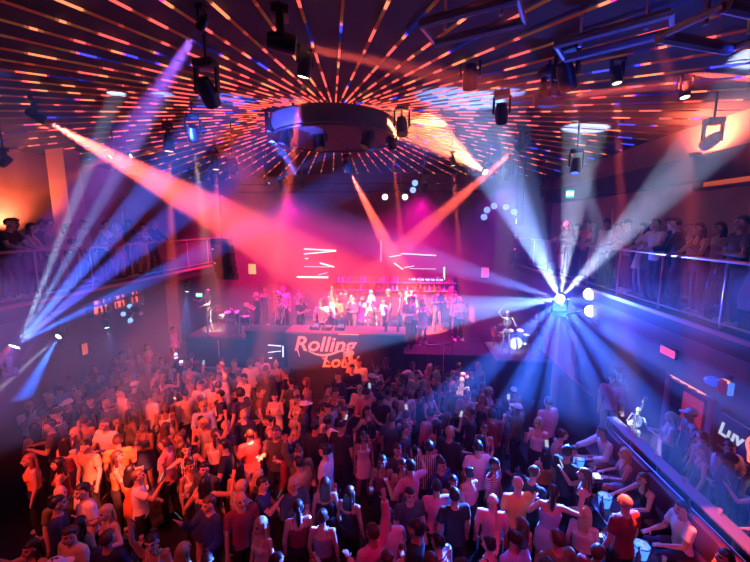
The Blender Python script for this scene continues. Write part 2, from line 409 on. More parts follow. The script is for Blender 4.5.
beam('tiny blue lamp at the end of the stage truss', (269, 183, 12.8), (281, 177, 12.8), BL, 150, 10, (.6, .8, 1), 8, .5)
beam('lamp at the right of the burst with a thin pink beam', (503, 178, 12), (560, 220, 12), MG, 300, 3, HOT, 2, .6)
beam('lamp by the lower right barrier with a pale beam across the booth', (756, 486, 6.0), (610, 528, 7), (.8, .7, .6), 160, 5, WB, 4, .6, hang=at(790, 430, 6.0))
beam('lamp right of the burst on the far balcony with a violet beam', (765, 350, 5.9), (610, 380, 7.5), (.25, .2, 1), 160, 6, BL, 4, .6, hang=at(790, 360, 5.9))
# dark moving heads round the ring
for i, (px, py, tt, w) in enumerate(((270, 135, 8.9, 'at the left end of the ring'), (283, 147, 8.8, 'just below the left end of the ring'), (320, 150, 9.2, 'below the middle of the ring'),
                                     (364, 148, 9.0, 'below the ring, right of its middle'), (402, 135, 8.8, 'at the right end of the ring'))):
    p = at(px, py, tt); head('dark unlit moving head '+w, p, [(rnd.uniform(-.5, .5), -.4, -1)], (.15, .03, .02), .6, 1.1, hang=(p.x, p.y, RZ+.05))
head('large dark moving head seen from behind on the upper right wall ledge', at(704, 146, 6.6), [(.1, 1, -.3)], (.1, .05, .05), .3, .85)
head('dark unlit moving head right of the ring among the strips', at(497, 108, 8.4), [(-1, .2, -.6)], HOT, 3, 1.1)
head('small dark moving head hanging over the left balcony', at(232, 176, 10), [(0, -.5, -1)], (.2, .03, .02), .6, .8)

# the white burst on the right: one blinder lamp, many beams
sp = at(560, 299, 9.8)
burst_hang = (ER, sp.y, 3.6)
head('blinding white and blue beam lamp bursting in all directions by the right balcony', sp, [CAM-sp], (.8, .92, 1), 60, 1.1, up=False, hang=burst_hang)
STAR = [(512, 200, 8.8, (.25, .42, 1), 1.5, 17), (536, 200, 8.4, (.2, .35, 1), .6, 6), (582, 150, 9.4, (.6, .7, 1), .65, 15), (658, 195, 6.8, (.5, .6, 1), .8, 11), (748, 292, 5.2, (.08, .14, 1), .3, 10),
        (735, 325, 4.9, BL, .7, 8), (715, 395, 4.9, BL, .9, 8), (660, 430, 5.5, BL, 1.2, 9), (612, 440, 6.4, BL, 1.3, 8), (580, 450, 6.4, BL, 1.3, 8), (548, 450, 6.6, BL, 1.4, 9), (505, 430, 7.0, BL, 1.4, 11), (462, 390, 7.6, BL, 1.1, 10),
        (445, 312, 8.2, (.15, .32, 1), 1.4, 13), (440, 262, 8.6, (.12, .2, 1), .9, 9)]
for px, py, tt, col, pw, an in STAR:
    q = at(px, py, tt)
    d = q-sp
    spot(sp+(CAM-sp).normalized()*.12, d, col, pw*1700, an, .3, .03)
    spot(sp+(CAM-sp).normalized()*.12, d, tuple(.45+.4*c for c in col), pw*700, 3.0, .8, .03)  # extra narrow pale spot added along each beam to whiten its core
for i, (px, py) in enumerate(((590, 294), (591, 311))):
    p = at(px, py, 9.6); par('white hot round lamp beside the burst, %s of the pair' % ('upper', 'lower')[i], p, CAM-p, (.7, .85, 1), 14, .17)
spot(sp+(CAM-sp).normalized()*.14, at(575, 330, 8)-sp, (.02, .08, 1), 45, 165, .9, .05)  # wide blue fill added at the burst to make the haze glow
# left balcony fan
sp = at(15, 346, 6.3)
head('blue and white fan lamp on the left balcony edge', sp, [at(90, 240, 6.9)-sp], (.6, .85, 1), 25, .8, up=False, hang=(EL, sp.y+.3, 3.95))
for px, py, tt, col, pw, an in ((62, 225, 6.7, (.45, .65, 1), 1.2, 3.6), (85, 225, 6.8, (.2, .4, 1), 1.1, 4), (112, 232, 7.0, (.05, .14, 1), 1.3, 9), (190, 205, 7.6, (.07, .10, 1), .9, 10), (140, 285, 7.4, BL, .7, 8), (165, 270, 7.5, BL, .25, 5)):
    spot(sp+Vector((.06, .04, .06)), at(px, py, tt)-sp, col, pw*2600, an, .3, .03)
sp = at(58, 337, 8.6)
head('blue lamp below the left balcony throwing beams down to the corner', sp, [at(5, 385, 7.5)-sp], (.6, .85, 1), 18, .6, hang=(sp.x-.3, sp.y, 3.9))
for px, py, tt, col, pw, an in ((-4, 392, 7.3, (.75, .8, 1), .9, 3.5), (10, 415, 7.4, BL, 1.1, 9), (0, 450, 7.0, BL, 1.3, 9)):
    spot(sp+(at(px, py, tt)-sp).normalized()*.08, at(px, py, tt)-sp, col, pw*1300, an, .4, .03)
for (sx, sy, st, dsts, w) in ((187, 292, 12.4, ((171, 385, 11.8), (180, 385, 12), (192, 385, 12.4)), 'blue lamp beside the left platform with three beams to the floor'),
                              (107, 328, 11.0, ((118, 385, 10.8), (128, 385, 11)), 'blue lamp under the left balcony with two beams to the bar')):
    sp = at(sx, sy, st); head(w, sp, [at(*dsts[0])-sp], (.5, .8, 1), 12, .6, hang=(sp.x-.2, sp.y+.1, 3.9))
    for q in dsts: spot(sp+(at(*q)-sp).normalized()*.06, at(*q)-sp, (.22, .3, 1), 900, 4.5, .3, .02)

# ------------------------------------------------------------------ washes: wide lamps on the rig
def wash(label, p, q, col, power, ang, blend=1.0, r=.25, body=True):
    p, q = Vector(p), Vector(q)
    if body: head(label, p, [q-p], col, 4, .9)
    spot(p+(q-p).normalized()*.06, q-p, col, power*(2 if "stage" in label else 1)/BEAM, ang, blend, r)
wash('red wash lamp on the ceiling over the left dance floor', (-7.0, 1.2, 7.4), (-5.2, 8.6, 0), (1, .07, .035), 9000, 36)
wash('red wash lamp on the ceiling over the centre dance floor', (-3.8, .8, 7.4), (-3.2, 8.6, 0), (1, .06, .035), 5000, 34)
wash('red wash lamp aimed at the banner', (-2.6, 5.2, 7.4), (-2.4, 11.4, 2.0), (1, .09, .035), 20000, 25)
wash('magenta wash lamp over the near dance floor', (1.2, .6, 7.4), (0.0, 5.8, 0), (1, .01, .2), 700, 50)
wash('magenta wash lamp over the right booths', (3.0, .8, 7.4), (3.4, 6.5, 0), (.9, .04, .4), 700, 50)
wash('red wash lamp over the near left dance floor', (-5.4, .4, 7.2), (-4.6, 5.0, 0), (1, .05, .05), 700, 50)
wash('magenta wash lamp over the stage, nearer its left end', (-4.2, 13.2, 6.9), (-3.6, 15.8, 1.5), (1, .0, .34), 2700, 120)
wash('magenta wash lamp over the stage, nearer its right end', (0.6, 13.2, 6.9), (-.2, 15.8, 1.5), (1, .0, .42), 2700, 120)
wash('violet wash lamp over the stage side by the burst', (3.2, 12.5, 7.2), (3.0, 15, 2), (.45, .05, 1), 1500, 100)
wash('pink wash lamp left of the stage', (-6.5, 12.8, 7.2), (-6.6, 15.8, 2), (1, .02, .25), 2700, 110)
wash('blue wash lamp over the barrier', (4.0, 9.5, 7.0), (3.0, 8.0, 0), (.05, .12, 1), 1200, 60)
wash('white spot lamp aimed at the skeleton on the side platform', (-4.6, 8.2, 7.6), at(213, 309, 12.95), (1, .55, .42), 34000, 7, .5, .05)
wash('white spot lamp aimed at the skeletons on the riser', (1.8, 7.6, 7.7), at(508, 330, 12.6), (.8, .85, 1), 9000, 11, .5, .05)
wash('pale spot lamp aimed at the skeleton guitarist', (2.2, 5.6, 7.6), at(634, 422, 8.8), (.4, .6, 1), 26000, 7, .5, .05)
wash('amber spot lamp aimed at the skeleton in the crowd', (1.0, 6.4, 7.9), at_z(462, 384, 1.5), (1, .45, .25), 5000, 5, .5, .05)
# uplights on the upper side walls and blue lights on the trusses
for lab, p, q, col, pw, an in (('uplight on the right wall ledge', (6.0, 8.6, 7.28), (6.4, 8.6, 8.3), (1, .14, .06), 1500, 160),
                               ('uplight at the pillar on the left wall', (-10.6, 9.6, 5.6), (-11, 9.6, 7.5), (1, .2, .1), 600, 150)):
    p, q = Vector(p), Vector(q); tt = thing('uplight_spotlight', lab+' glowing orange', 'uplight', p)
    MB().lathe([(.09, -.12), (.11, 0), (.09, .0), (.09, -.02)], n=14).build('housing', black, tt); MB().lathe([(0, .0), (.088, -.005), (.088, -.02), (0, -.02)], n=14).build('lens', glow('uplens', (1, .5, .2), 10), tt)
    spot(p+Vector((0, 0, .04)), q-p, col, pw/BEAM, an, 1, .05)
spot((3.2, 3.5, 7.0), Vector(at_z(600, 45, 7.9))-Vector((3.2, 3.5, 7.0)), (.03, .06, 1), 150/BEAM, 70, .8, .1)
spot((-8.6, 3.0, 6.6), Vector((1, 1.5, 1.0)), (.06, .04, 1), 120/BEAM, 80, .8, .1)

# ------------------------------------------------------------------ haze
hz = bpy.data.materials.new('haze'); hz.use_nodes = True; nt = hz.node_tree; nt.nodes.remove(nt.nodes['Principled BSDF'])
vs_ = nt.nodes.new('ShaderNodeVolumeScatter'); vs_.inputs['Density'].default_value = HAZE; vs_.inputs['Anisotropy'].default_value = .15; vs_.inputs['Color'].default_value = (1, 1, 1, 1)
nt.links.new(vs_.outputs[0], nt.nodes['Material Output'].inputs['Volume'])
o = MB().box(((XL+XR)/2, (3.8+YB)/2, 5.9), (XR-XL-.02, YB-3.8-.02, 7.2)).build('haze', hz, smooth=False); o['kind'] = 'stuff'
# ------------------------------------------------------------------ people
SKIN = [(.62, .36, .26), (.52, .29, .19), (.40, .21, .13), (.24, .12, .075), (.70, .44, .34)]
def skin_mats(k):
    return (mat('skin_%d' % k, SKIN[k], .5), mat('eye_dark', (.02, .015, .012), .2), mat('lips_%d' % k, tuple(c*f for c, f in zip(SKIN[k], (.85, .5, .5))), .4), mat('brow', (.03, .02, .015), .8))
def remesh(mb, name, vox, smooth=2):
    me = mb.mesh(name, False); o = bpy.data.objects.new('tmp', me); C.objects.link(o)
    m = o.modifiers.new('r', 'REMESH'); m.mode = 'VOXEL'; m.voxel_size = vox
    if smooth:
        s = o.modifiers.new('s', 'SMOOTH'); s.iterations = smooth; s.factor = .5
    dg = bpy.context.evaluated_depsgraph_get(); out = bpy.data.meshes.new_from_object(o.evaluated_get(dg))
    bpy.data.objects.remove(o); bpy.data.meshes.remove(me); out.name = name; out.materials.clear()
    out.polygons.foreach_set('use_smooth', [True]*len(out.polygons))
    return out
def ering(c, rx, ry, n=16, tilt=0.0):
    c = Vector(c); return [c+Vector((rx*math.cos(2*PI*j/n), ry*math.sin(2*PI*j/n)*math.cos(tilt), -ry*math.sin(2*PI*j/n)*math.sin(tilt))) for j in range(n)]

V = Vector
POSES = {   # arm = (upper-arm direction, forearm direction) for a right arm (x > 0); the left one is mirrored
 'standing':    dict(R=((.18, .02, -1), (.05, .25, -1)), L=((.20, .0, -1), (.02, .35, -1)), lean=.02),
 'clapping':    dict(R=((.25, .35, -1), (-.55, .9, .35)), L=((.25, .35, -1), (-.55, .9, .35)), lean=.03),
 'one_up':      dict(R=((.35, .15, .95), (-.05, .12, 1)), L=((.22, .1, -1), (-.1, .8, .1)), lean=.02, roll=.03),
 'both_up':     dict(R=((.50, .15, .85), (.02, .1, 1)), L=((.42, .2, .9), (-.15, .1, 1)), lean=-.02),
 'phone':       dict(R=((.10, .65, -.45), (-.12, .55, .85)), L=((.2, .1, -1), (-.2, .6, -.4)), lean=.0),
 'drink':       dict(R=((.22, .12, -1), (-.15, .95, .35)), L=((.2, -.05, -1), (.0, .3, -1)), lean=.0),
 'dancing':     dict(R=((.75, .25, -.30), (.05, .55, .85)), L=((.55, .1, -.75), (-.25, .85, .3)), lean=.05, roll=.05),
 'folded':      dict(R=((.18, .22, -1), (-.95, .40, .06)), L=((.18, .26, -1), (-.90, .46, .02)), lean=-.02),
 'leaning':     dict(R=((.25, .55, -.8), (-.25, .95, -.22)), L=((.3, .5, -.8), (-.3, .95, -.2)), lean=.16),
 'seated':      dict(R=((.15, .35, -1), (-.15, .95, -.25)), L=((.15, .40, -1), (-.3, .9, -.2)), lean=.08, seat=True),
 'reaching':    dict(R=((.10, .85, -.55), (-.1, 1, -.25)), L=((.15, .30, -1), (-.3, .9, -.2)), lean=.22, seat=True),
}
def joints(pose, sex):
    P = POSES[pose]; f = sex == 'f'; k = .945 if f else 1.0
    seat = P.get('seat', False); lean = P.get('lean', 0); hz_ = .50 if seat else .93
    hipw, shw = (.088, .158) if f else (.09, .180)
    J = {}; J['pelvis'] = V((0, 0, hz_)); roll = P.get('roll', 0)
    def up(h): return V((roll*h, math.sin(lean)*h, math.cos(lean)*h))+J['pelvis']
    J['waist'], J['chest'], J['shoulder'], J['neck'], J['head'] = up(.15), up(.36), up(.49), up(.56), up(.70)
    J['head'] += V((0, .02+max(0, lean)*.05, 0))
    for s, n in ((1, 'R'), (-1, 'L')):
        J['sh'+n] = J['shoulder']+V((s*shw, 0, -.005))
        ua, fa = (V(d).normalized() for d in P[n])
        ua = V((ua.x*s, ua.y, ua.z)); fa = V((fa.x*s, fa.y, fa.z))
        if ua.z > .3: J['sh'+n] += V((-s*.015, 0, .045))
        J['el'+n] = J['sh'+n]+ua*.285; J['wr'+n] = J['el'+n]+fa*.25; J['fa'+n] = fa; J['ha'+n] = J['wr'+n]+fa*.09
        J['hip'+n] = J['pelvis']+V((s*hipw, 0, -.02))
        if seat:
            J['kn'+n] = J['hip'+n]+V((s*.05, .43, .02)); J['an'+n] = V((J['kn'+n].x+s*.01, J['kn'+n].y-.03, .09))
        else:
            fwd = .06 if (s > 0) == (pose in ('dancing', 'one_up', 'drink')) else -.01
            J['kn'+n] = V((s*(hipw+.02), .015+fwd, .49)); J['an'+n] = V((s*(hipw+.045), -.03+fwd, .09))
    return {n: v*k if n[:2] != 'fa' else v for n, v in J.items()}, k
def hand(mb, wr, d, s, k, curl=.35):
    d = d.normalized(); side = d.cross(V((0, 0, 1)));
    if side.length < .2: side = V((1, 0, 0))
    side.normalize(); nrm = side.cross(d).normalized()
    if nrm.y < 0 and d.z > .5: pass
    m = wr+d*.045*k
    q = Matrix((side, nrm, d)).transposed()
    mb.ell(m+d*.005, (.040*k, .019*k, .052*k), q, 10, 7)
    for i, (off, ln) in enumerate(((-.030, .062), (-.010, .074), (.011, .070), (.031, .055))):
        b = m+d*.040*k+side*off*k; sp = (d+side*off*4).normalized()
        t1 = b+sp*ln*.5*k; t2 = t1+(sp-nrm*curl).normalized()*ln*.5*k
        mb.cap(b-sp*.01, t1, .0095*k, .0088*k, 6); mb.cap(t1, t2, .0088*k, .0075*k, 6)
    sd = -s
    b = m-d*.022*k+side*sd*.03*k; t1 = b+(side*sd*.75+d*.6-nrm*.2).normalized()*.036*k; t2 = t1+(side*sd*.3+d*.9-nrm*.25).normalized()*.03*k
    mb.cap(b, t1, .0125*k, .0105*k, 6); mb.cap(t1, t2, .0105*k, .0085*k, 6)
def torso_rings(J, sex, inf=0.0, top=True):
    f = sex == 'f'; p, w, c, s, n = (J[x] for x in ('pelvis', 'waist', 'chest', 'shoulder', 'neck'))
    up = (s-p).normalized()
    L = [(p-up*.07, .120, .085), (p, .162 if not f else .165, .112), (p.lerp(w, .55), .150 if not f else .143, .103), (w, .137 if not f else .118, .097 if not f else .085),
         (w.lerp(c, .5), .150 if not f else .130, .105 if not f else .095), (c, .170 if not f else .148, .115 if not f else .105), (c.lerp(s, .55), .165 if not f else .142, .105), (s, .125 if not f else .105, .082), (s.lerp(n, .45), .075, .066), (n, .055 if not f else .048, .056)]
    return [ering(q, a+inf, b+inf) for q, a, b in L]
def body_mesh(pose, sex):
    J, k = joints(pose, sex); f = sex == 'f'; mb = MB()
    mb.loft(torso_rings(J, sex))
    if f:
        for s in (-1, 1): mb.ell(J['chest']+V((s*.062, .082, .0)), (.056, .05, .055), None, 10, 7)
    h = J['head']; n = J['neck']
    mb.cap(n-V((0, 0, .05)), h+V((0, -.02, -.05)), .058*k if not f else .049, .055*k if not f else .047, 12)
    # head: skull, jaw, nose, brow, chin, ears
    mb.ell(h+V((0, -.012, .025)), (.077*k, .097*k, .092*k)); mb.ell(h+V((0, .022, -.03)), (.061*k, .072*k, .085*k))
    mb.ell(h+V((0, .068, -.092))*k if False else h+V((0, .062, -.088)), (.028, .024, .022), None, 10, 7)
    mb.cap(h+V((0, .082, .018)), h+V((0, .106, -.018)), .010, .0155, 8); mb.ell(h+V((0, .085, -.052)), (.026, .014, .013), None, 10, 7)
    mb.ell(h+V((0, .073, .034)), (.052, .018, .013), None, 10, 7)
    for s in (-1, 1):
        mb.ell(h+V((s*.079, -.008, -.005)), (.011, .024, .033), None, 8, 7); mb.ell(h+V((s*.042, .06, -.02)), (.022, .022, .022), None, 8, 6)
    for n_, s in (('R', 1), ('L', -1)):
        sh, el, wr = J['sh'+n_], J['el'+n_], J['wr'+n_]; a = .82 if f else 1.0
        mb.cap(J['shoulder']+V((s*.05, 0, -.02)), sh, .062*a, .060*a, 12); mb.cap(sh, sh.lerp(el, .45), .056*a, .050*a, 12); mb.cap(sh.lerp(el, .4), el, .050*a, .041*a, 12)
        mb.cap(el, el.lerp(wr, .35), .041*a, .043*a, 12); mb.cap(el.lerp(wr, .3), wr, .043*a, .027*a, 12)
        hand(mb, wr, J['fa'+n_], s, k*(.92 if f else 1.0))
        hp, kn, an = J['hip'+n_], J['kn'+n_], J['an'+n_]
        mb.cap(hp, hp.lerp(kn, .5), .088, .074, 12); mb.cap(hp.lerp(kn, .5), kn, .074, .054, 12); mb.cap(kn, kn.lerp(an, .35), .052, .056, 12); mb.cap(kn.lerp(an, .35), an, .056, .036, 12)
        mb.cap(an+V((0, -.03, -.05)), an+V((s*.02, .14, -.06)), .035, .028, 8)
    me = remesh(mb, 'body_'+pose, .0085, 2)
    for m in skin_mats(0): me.materials.append(m)
    # features by their place on the face: eyes, brows and lips are small faces of their own material
    nv = len(me.polygons); cen = np.empty(nv*3); me.polygons.foreach_get('center', cen); cen = cen.reshape(-1, 3)-np.array(h); mi = np.zeros(nv, int)
    for s in (-1, 1):
        q = (cen-np.array((s*.033, .078, .008)))/np.array((.016, .03, .009)); mi[(q**2).sum(1) < 1] = 1
        q = (cen-np.array((s*.034, .085, .034)))/np.array((.024, .03, .007)); mi[(q**2).sum(1) < 1] = 3
    q = (cen-np.array((0, .095, -.052)))/np.array((.026, .03, .011)); mi[(q**2).sum(1) < 1] = 2
    me.polygons.foreach_set('material_index', mi.astype(np.int32))
    return me, J, k
def arm_cloth(mb, J, n_, s, frac, inf, f):
    a = .82 if f else 1.0; sh, el, wr = J['sh'+n_], J['el'+n_], J['wr'+n_]
    mb.cap(J['shoulder']+V((s*.05, 0, -.02)), sh, .058*a+inf, .054*a+inf, 12)
    if frac <= 1:
        e = sh.lerp(el, frac); mb.tube([sh, sh.lerp(e, .5), e], [.053*a+inf, .052*a+inf+.002, .051*a+inf+.005], 14)
    else:
        mb.cap(sh, el, .060*a+inf, .050*a+inf, 12); e = el.lerp(wr, frac-1); mb.tube([el, el.lerp(e, .5), e], [.050*a+inf, .047*a+inf, .040*a+inf], 14)
def top_mesh(pose, sex, kind):
    J, k = joints(pose, sex); f = sex == 'f'; mb = MB(); inf = .014; rings = torso_rings(J, sex, inf)
    p, s_ = J['pelvis'], J['shoulder']; up = (s_-p).normalized()
    if kind in ('tee', 'shirt'):
        hem = .055 if not f else -.02
        low = ering(p-up*hem, .172+inf, .125+inf) if not POSES[pose].get('seat') else ering(p-up*.0, .168+inf, .12+inf)
        mb.loft([low]+rings[2 if hem < 0 or POSES[pose].get('seat') else 1:8]+[ering(J['shoulder'].lerp(J['neck'], .40), .080, .070)])
        for n_, s in (('R', 1), ('L', -1)): arm_cloth(mb, J, n_, s, .62 if kind == 'tee' else 1.9, inf, f)
    elif kind == 'tank':
        mb.loft([ering(J['waist']-up*.05, .132+inf, .092+inf)]+rings[3:6]+[ering(J['chest'].lerp(J['shoulder'], .35), .125+inf, .098+inf)])
        for s in (-1, 1):
            a = J['shoulder']+V((s*.075, 0, .035)); mb.tube([J['chest']+V((s*.07, .11, .03)), a+V((0, .05, -.02)), a+V((0, -.03, 0)), J['chest']+V((s*.07, -.09, .04))], .016, 6)
    elif kind == 'dress':
        kn = J['knR'].lerp(J['knL'], .5); seat = POSES[pose].get('seat')
        hem = [ering(p.lerp(kn, .62), .20, .165), ering(p.lerp(kn, .3), .19, .145)] if not seat else []
        mb.loft(hem+[ering(p, .168+inf, .118+inf)]+rings[2:6]+[ering(J['chest'].lerp(J['shoulder'], .35), .125+inf, .098+inf)])
        if seat:
            for n_ in 'RL': mb.cap(J['hip'+n_], J['hip'+n_].lerp(J['kn'+n_], .55), .105, .095, 12)
        for s in (-1, 1):
            a = J['shoulder']+V((s*.075, 0, .035)); mb.tube([J['chest']+V((s*.07, .11, .03)), a+V((0, .05, -.02)), a+V((0, -.03, 0)), J['chest']+V((s*.07, -.09, .04))], .014, 6)
    if f:
        for s in (-1, 1): mb.ell(J['chest']+V((s*.062, .088, 0)), (.060, .054, .058), None, 10, 7)
    return remesh(mb, 'top_'+kind, .014, 2)
def bottom_mesh(pose, sex, kind='trousers'):
    J, k = joints(pose, sex); mb = MB(); inf = .012; p = J['pelvis']; up = (J['shoulder']-p).normalized(); r = torso_rings(J, sex, inf)
    mb.loft([ering(p-up*.09, .145, .105)]+r[1:3]+[ering(p.lerp(J['waist'], .7), .143+inf, .098+inf)])
    for n_ in 'RL':
        hp, kn, an = J['hip'+n_], J['kn'+n_], J['an'+n_]
        mb.cap(hp, kn, .092+inf*.5, .064, 12); mb.cap(kn, kn.lerp(an, .3), .064, .066, 12); mb.tube([kn.lerp(an, .25), kn.lerp(an, .6), an+V((0, 0, -.02))], [.066, .062, .056], 14)
    return remesh(mb, 'trousers', .014, 2)
def shoe_mesh(J, n_):
    s = 1 if n_ == 'R' else -1; an = J['an'+n_]; mb = MB(); d = V((s*.12, 1, 0)).normalized(); q = Matrix((V((d.y, -d.x, 0)), d, V((0, 0, 1)))).transposed()
    z0 = -an.z
    def ring(z, hx, yb, yf, n=14):
        out = []
        for j in range(n):
            a = 2*PI*j/n; y = (yf if math.sin(a) > 0 else -yb)*abs(math.sin(a)); x = hx*math.cos(a)*(1-.15*max(0, math.sin(a)))
            out.append(an+q @ V((x, y, z)))
        return out
    mb.loft([ring(z0+.001, .048, .075, .185), ring(z0+.03, .052, .078, .19), ring(z0+.055, .047, .07, .17), ring(z0+.085, .042, .062, .08), ring(z0+.115, .042, .055, .05)])
    return mb.mesh('shoe')
def hair_mesh(style):
    mb = MB(); n, m = 22, 14; r0 = random.Random(hash(style) % 1000 if False else sum(map(ord, style)))
    big = {'curly': 1.22, 'afro': 1.38, 'crop': 1.045}.get(style, 1.09); vs = []; 
    for i in range(m+1):
        t = PI*i/m
        for j in range(n):
            p = 2*PI*j/n; d = V((math.sin(t)*math.cos(p), math.sin(t)*math.sin(p), math.cos(t)))
            line = .42 if style != 'fringe' else .2
            face = d.y > .1 and d.z < line-(.0 if d.y > .5 else .35*(1-(d.y-.1)/.4))
            low = d.z < (-.45 if style in ('short', 'crop', 'quiff', 'curly', 'afro', 'bun') else -.7)
            k = .80 if (face or low) else big+(r0.uniform(-.07, .07) if style in ('curly', 'afro') else r0.uniform(-.015, .015))
            if style == 'quiff' and d.z > .5 and d.y > .1: k += .14
            vs.append(V((d.x*.079*k, d.y*.100*k-.012, d.z*.096*k+.025)))
    rings = [vs[i*n:(i+1)*n] for i in range(m+1)]; mb.loft(rings)
    def drape(pts, ws):
        mb.loft([[V((x+w*math.cos(2*PI*j/12)+r0.uniform(-.004, .004), y+.028*math.sin(2*PI*j/12)-.0, z)) for j in range(12)] for (x, y, z), w in zip(pts, ws)])
    if style in ('long', 'wavy', 'fringe'):
        if style == 'wavy': drape([(0, -.075, .05), (.006, -.098, -.05), (-.008, -.10, -.13), (.008, -.105, -.21), (-.004, -.10, -.29), (0, -.085, -.33)], [.075, .098, .094, .105, .085, .03])
        else: drape([(0, -.075, .05), (0, -.095, -.05), (0, -.095, -.15), (0, -.10, -.25), (0, -.10, -.35)], [.075, .09, .085, .08, .06])
        for s in (-1, 1):
            mb.loft([[V((s*(.072+k*.1)+.018*math.cos(2*PI*j/10), -.02+.03*math.sin(2*PI*j/10), z)) for j in range(10)] for z, k in ((.05, .0), (-.04, .1), (-.12, .12), (-.19, .05))])
    elif style == 'bun': mb.ell((0, -.075, .12), (.042, .042, .040), None, 12, 8)
    elif style == 'ponytail': mb.tube([(0, -.10, .06), (0, -.15, .05), (0, -.165, -.05), (0, -.15, -.16), (0, -.14, -.24)], [.022, .03, .036, .03, .008], 10)
    me = mb.mesh('hair_'+style)
    return me
def cap_mesh():
    mb = MB(); rings = []
    for i in range(8):
        t = PI/2*i/7; rings.append([V((.086*math.cos(t)*math.cos(a)+0, .105*math.cos(t)*math.sin(a)-.012, .03+.092*math.sin(t))) for a in (2*PI*j/20 for j in range(20))])
    mb.loft(rings)
    mb.loft([[V((.072*math.cos(a), .07+.105*max(0, math.sin(a))**.8, z)) for a in (2*PI*j/20 for j in range(20))] for z in (.034, .043)])
    return mb.mesh('cap')
HAIRS = {h: hair_mesh(h) for h in ('short', 'crop', 'quiff', 'curly', 'afro', 'long', 'wavy', 'fringe', 'bun', 'ponytail')}
CAPM = cap_mesh()
HAIRCOL = {n_: mat('hair_'+n_, c_, .45, bump=.6, bscale=70) for n_, c_ in (('black', (.012, .010, .010)), ('brown', (.07, .032, .018)), ('blonde', (.52, .36, .17)), ('red', (.25, .06, .025)))}
HAIRCOL |= {'grey': mat('hair_grey', (.4, .38, .36), .5)}
CLOTH = {}
for n_, c_ in (('white', (.80, .78, .76)), ('black', (.013, .013, .015)), ('grey', (.25, .25, .26)), ('cream', (.72, .62, .45)), ('pink', (.75, .30, .38)), ('dark red', (.22, .02, .025)), ('navy', (.02, .03, .10)), ('tan', (.45, .28, .15)), ('light blue', (.35, .50, .75)), ('charcoal', (.06, .06, .065)), ('orange', (.75, .22, .05)), ('olive', (.13, .13, .05))):
    CLOTH[n_] = mat('cloth_'+n_.replace(' ', '_'), c_, .85, bump=.15, bscale=60)
CLOTH['striped'] = stripes('cloth_striped', (.75, .72, .7), (.02, .02, .03), 9)
CLOTH['hooped'] = stripes('cloth_hooped', (.75, .72, .7), (.12, .02, .03), 8, 'Z')
CLOTH['checked'] = stripes('cloth_checked', (.30, .28, .26), (.65, .6, .55), 14, 'DIAGONAL')
DENIM = mat('denim', (.03, .04, .09), .85, bump=.15, bscale=80); DARKT = mat('dark_trousers', (.014, .014, .017), .85); KHAKI = mat('khaki', (.30, .22, .12), .85)
SHOEW = mat('shoe_white', (.7, .7, .7), .5); SHOEB = mat('shoe_black', (.015, .015, .015), .35)
_bod, _top, _bot, _sho = {}, {}, {}, {}
def get_body(pose, sex):
    if (pose, sex) not in _bod:
        _bod[pose, sex] = body_mesh(pose, sex); J = _bod[pose, sex][1]; _sho[pose, sex] = [shoe_mesh(J, n_) for n_ in 'RL']
    return _bod[pose, sex]
def get_top(pose, sex, kind):
    if (pose, sex, kind) not in _top: _top[pose, sex, kind] = top_mesh(pose, sex, kind)
    return _top[pose, sex, kind]
def get_bot(pose, sex):
    if (pose, sex) not in _bot: _bot[pose, sex] = bottom_mesh(pose, sex)
    return _bot[pose, sex]
def omat(o, m, i=0):                      # a copy's own colour, the mesh data shared
    if len(o.data.materials) <= i: o.data.materials.append(m)
    o.material_slots[i].link = 'OBJECT'; o.material_slots[i].material = m
def person(p, face, sex, pose, top, col, hair, hcol, skin, label, group, trousers=None, size=1.0, head_turn=0, shoes=None):
    """p: where the feet are; face: the heading, 0 looks at the stage, counter-clockwise in degrees"""
    me, J, k = get_body(pose, sex)
    t = thing('person', label, 'person', p, R(face), group); t.scale = (size,)*3
    b = link('body', me, t)
    for i, m in enumerate(skin_mats(skin)): omat(b, m, i)
    o = link({'tee': 't_shirt', 'shirt': 'long_sleeved_shirt', 'tank': 'tank_top', 'dress': 'dress'}[top], get_top(pose, sex, top), t); omat(o, CLOTH[col])
    if top != 'dress':
        o = link('trousers', get_bot(pose, sex), t); omat(o, trousers or DARKT)
    if hair != 'bald':
        base = 'short' if hair == 'cap' else hair
        o = link('hair', HAIRS[base], t, J['head']); o.scale = (k,)*3; omat(o, HAIRCOL[hcol])
        if hair == 'cap':
            o = link('baseball_cap', CAPM, t, J['head']); o.scale = (k*1.06,)*3; omat(o, CLOTH['black'] if hcol != 'black' else CLOTH['white'])
    for s in _sho[pose, sex]:
        o = link('shoe', s, t); omat(o, shoes or (SHOEW if skin % 2 else SHOEB))
    return t, J
# ------------------------------------------------------------------ stage, platforms, desk and banner
glow_or = glow('orange_light', (1, .30, .12), 2.2); glow_wh = glow('white_tube', (.9, .85, 1), 2.6)
mred = mat('red_plastic', (.5, .02, .02), .3)
def platform(name, label, x0, x1, y0, y1, z0, z1, cat='platform', trim=True):
    t = thing(name, label, cat, ((x0+x1)/2, (y0+y1)/2, z0)); h = z1-z0
    MB().bbox((0, 0, h/2-.03), (x1-x0, y1-y0, h-.06), .02).build('front_panels', blackp, t)
    MB().bbox((0, 0, h-.03), (x1-x0+.06, y1-y0+.06, .06), .015).build('deck', mat('deck_grey', (.09, .075, .08), .4, noise=.3, bscale=4), t)
    n = int((x1-x0)/.9)
    for i in range(1, n): MB().box((-(x1-x0)/2+(x1-x0)*i/n, -(y1-y0)/2-.005, h/2-.05), (.025, .02, h-.12)).build('panel_joint', steel, t)
    return t
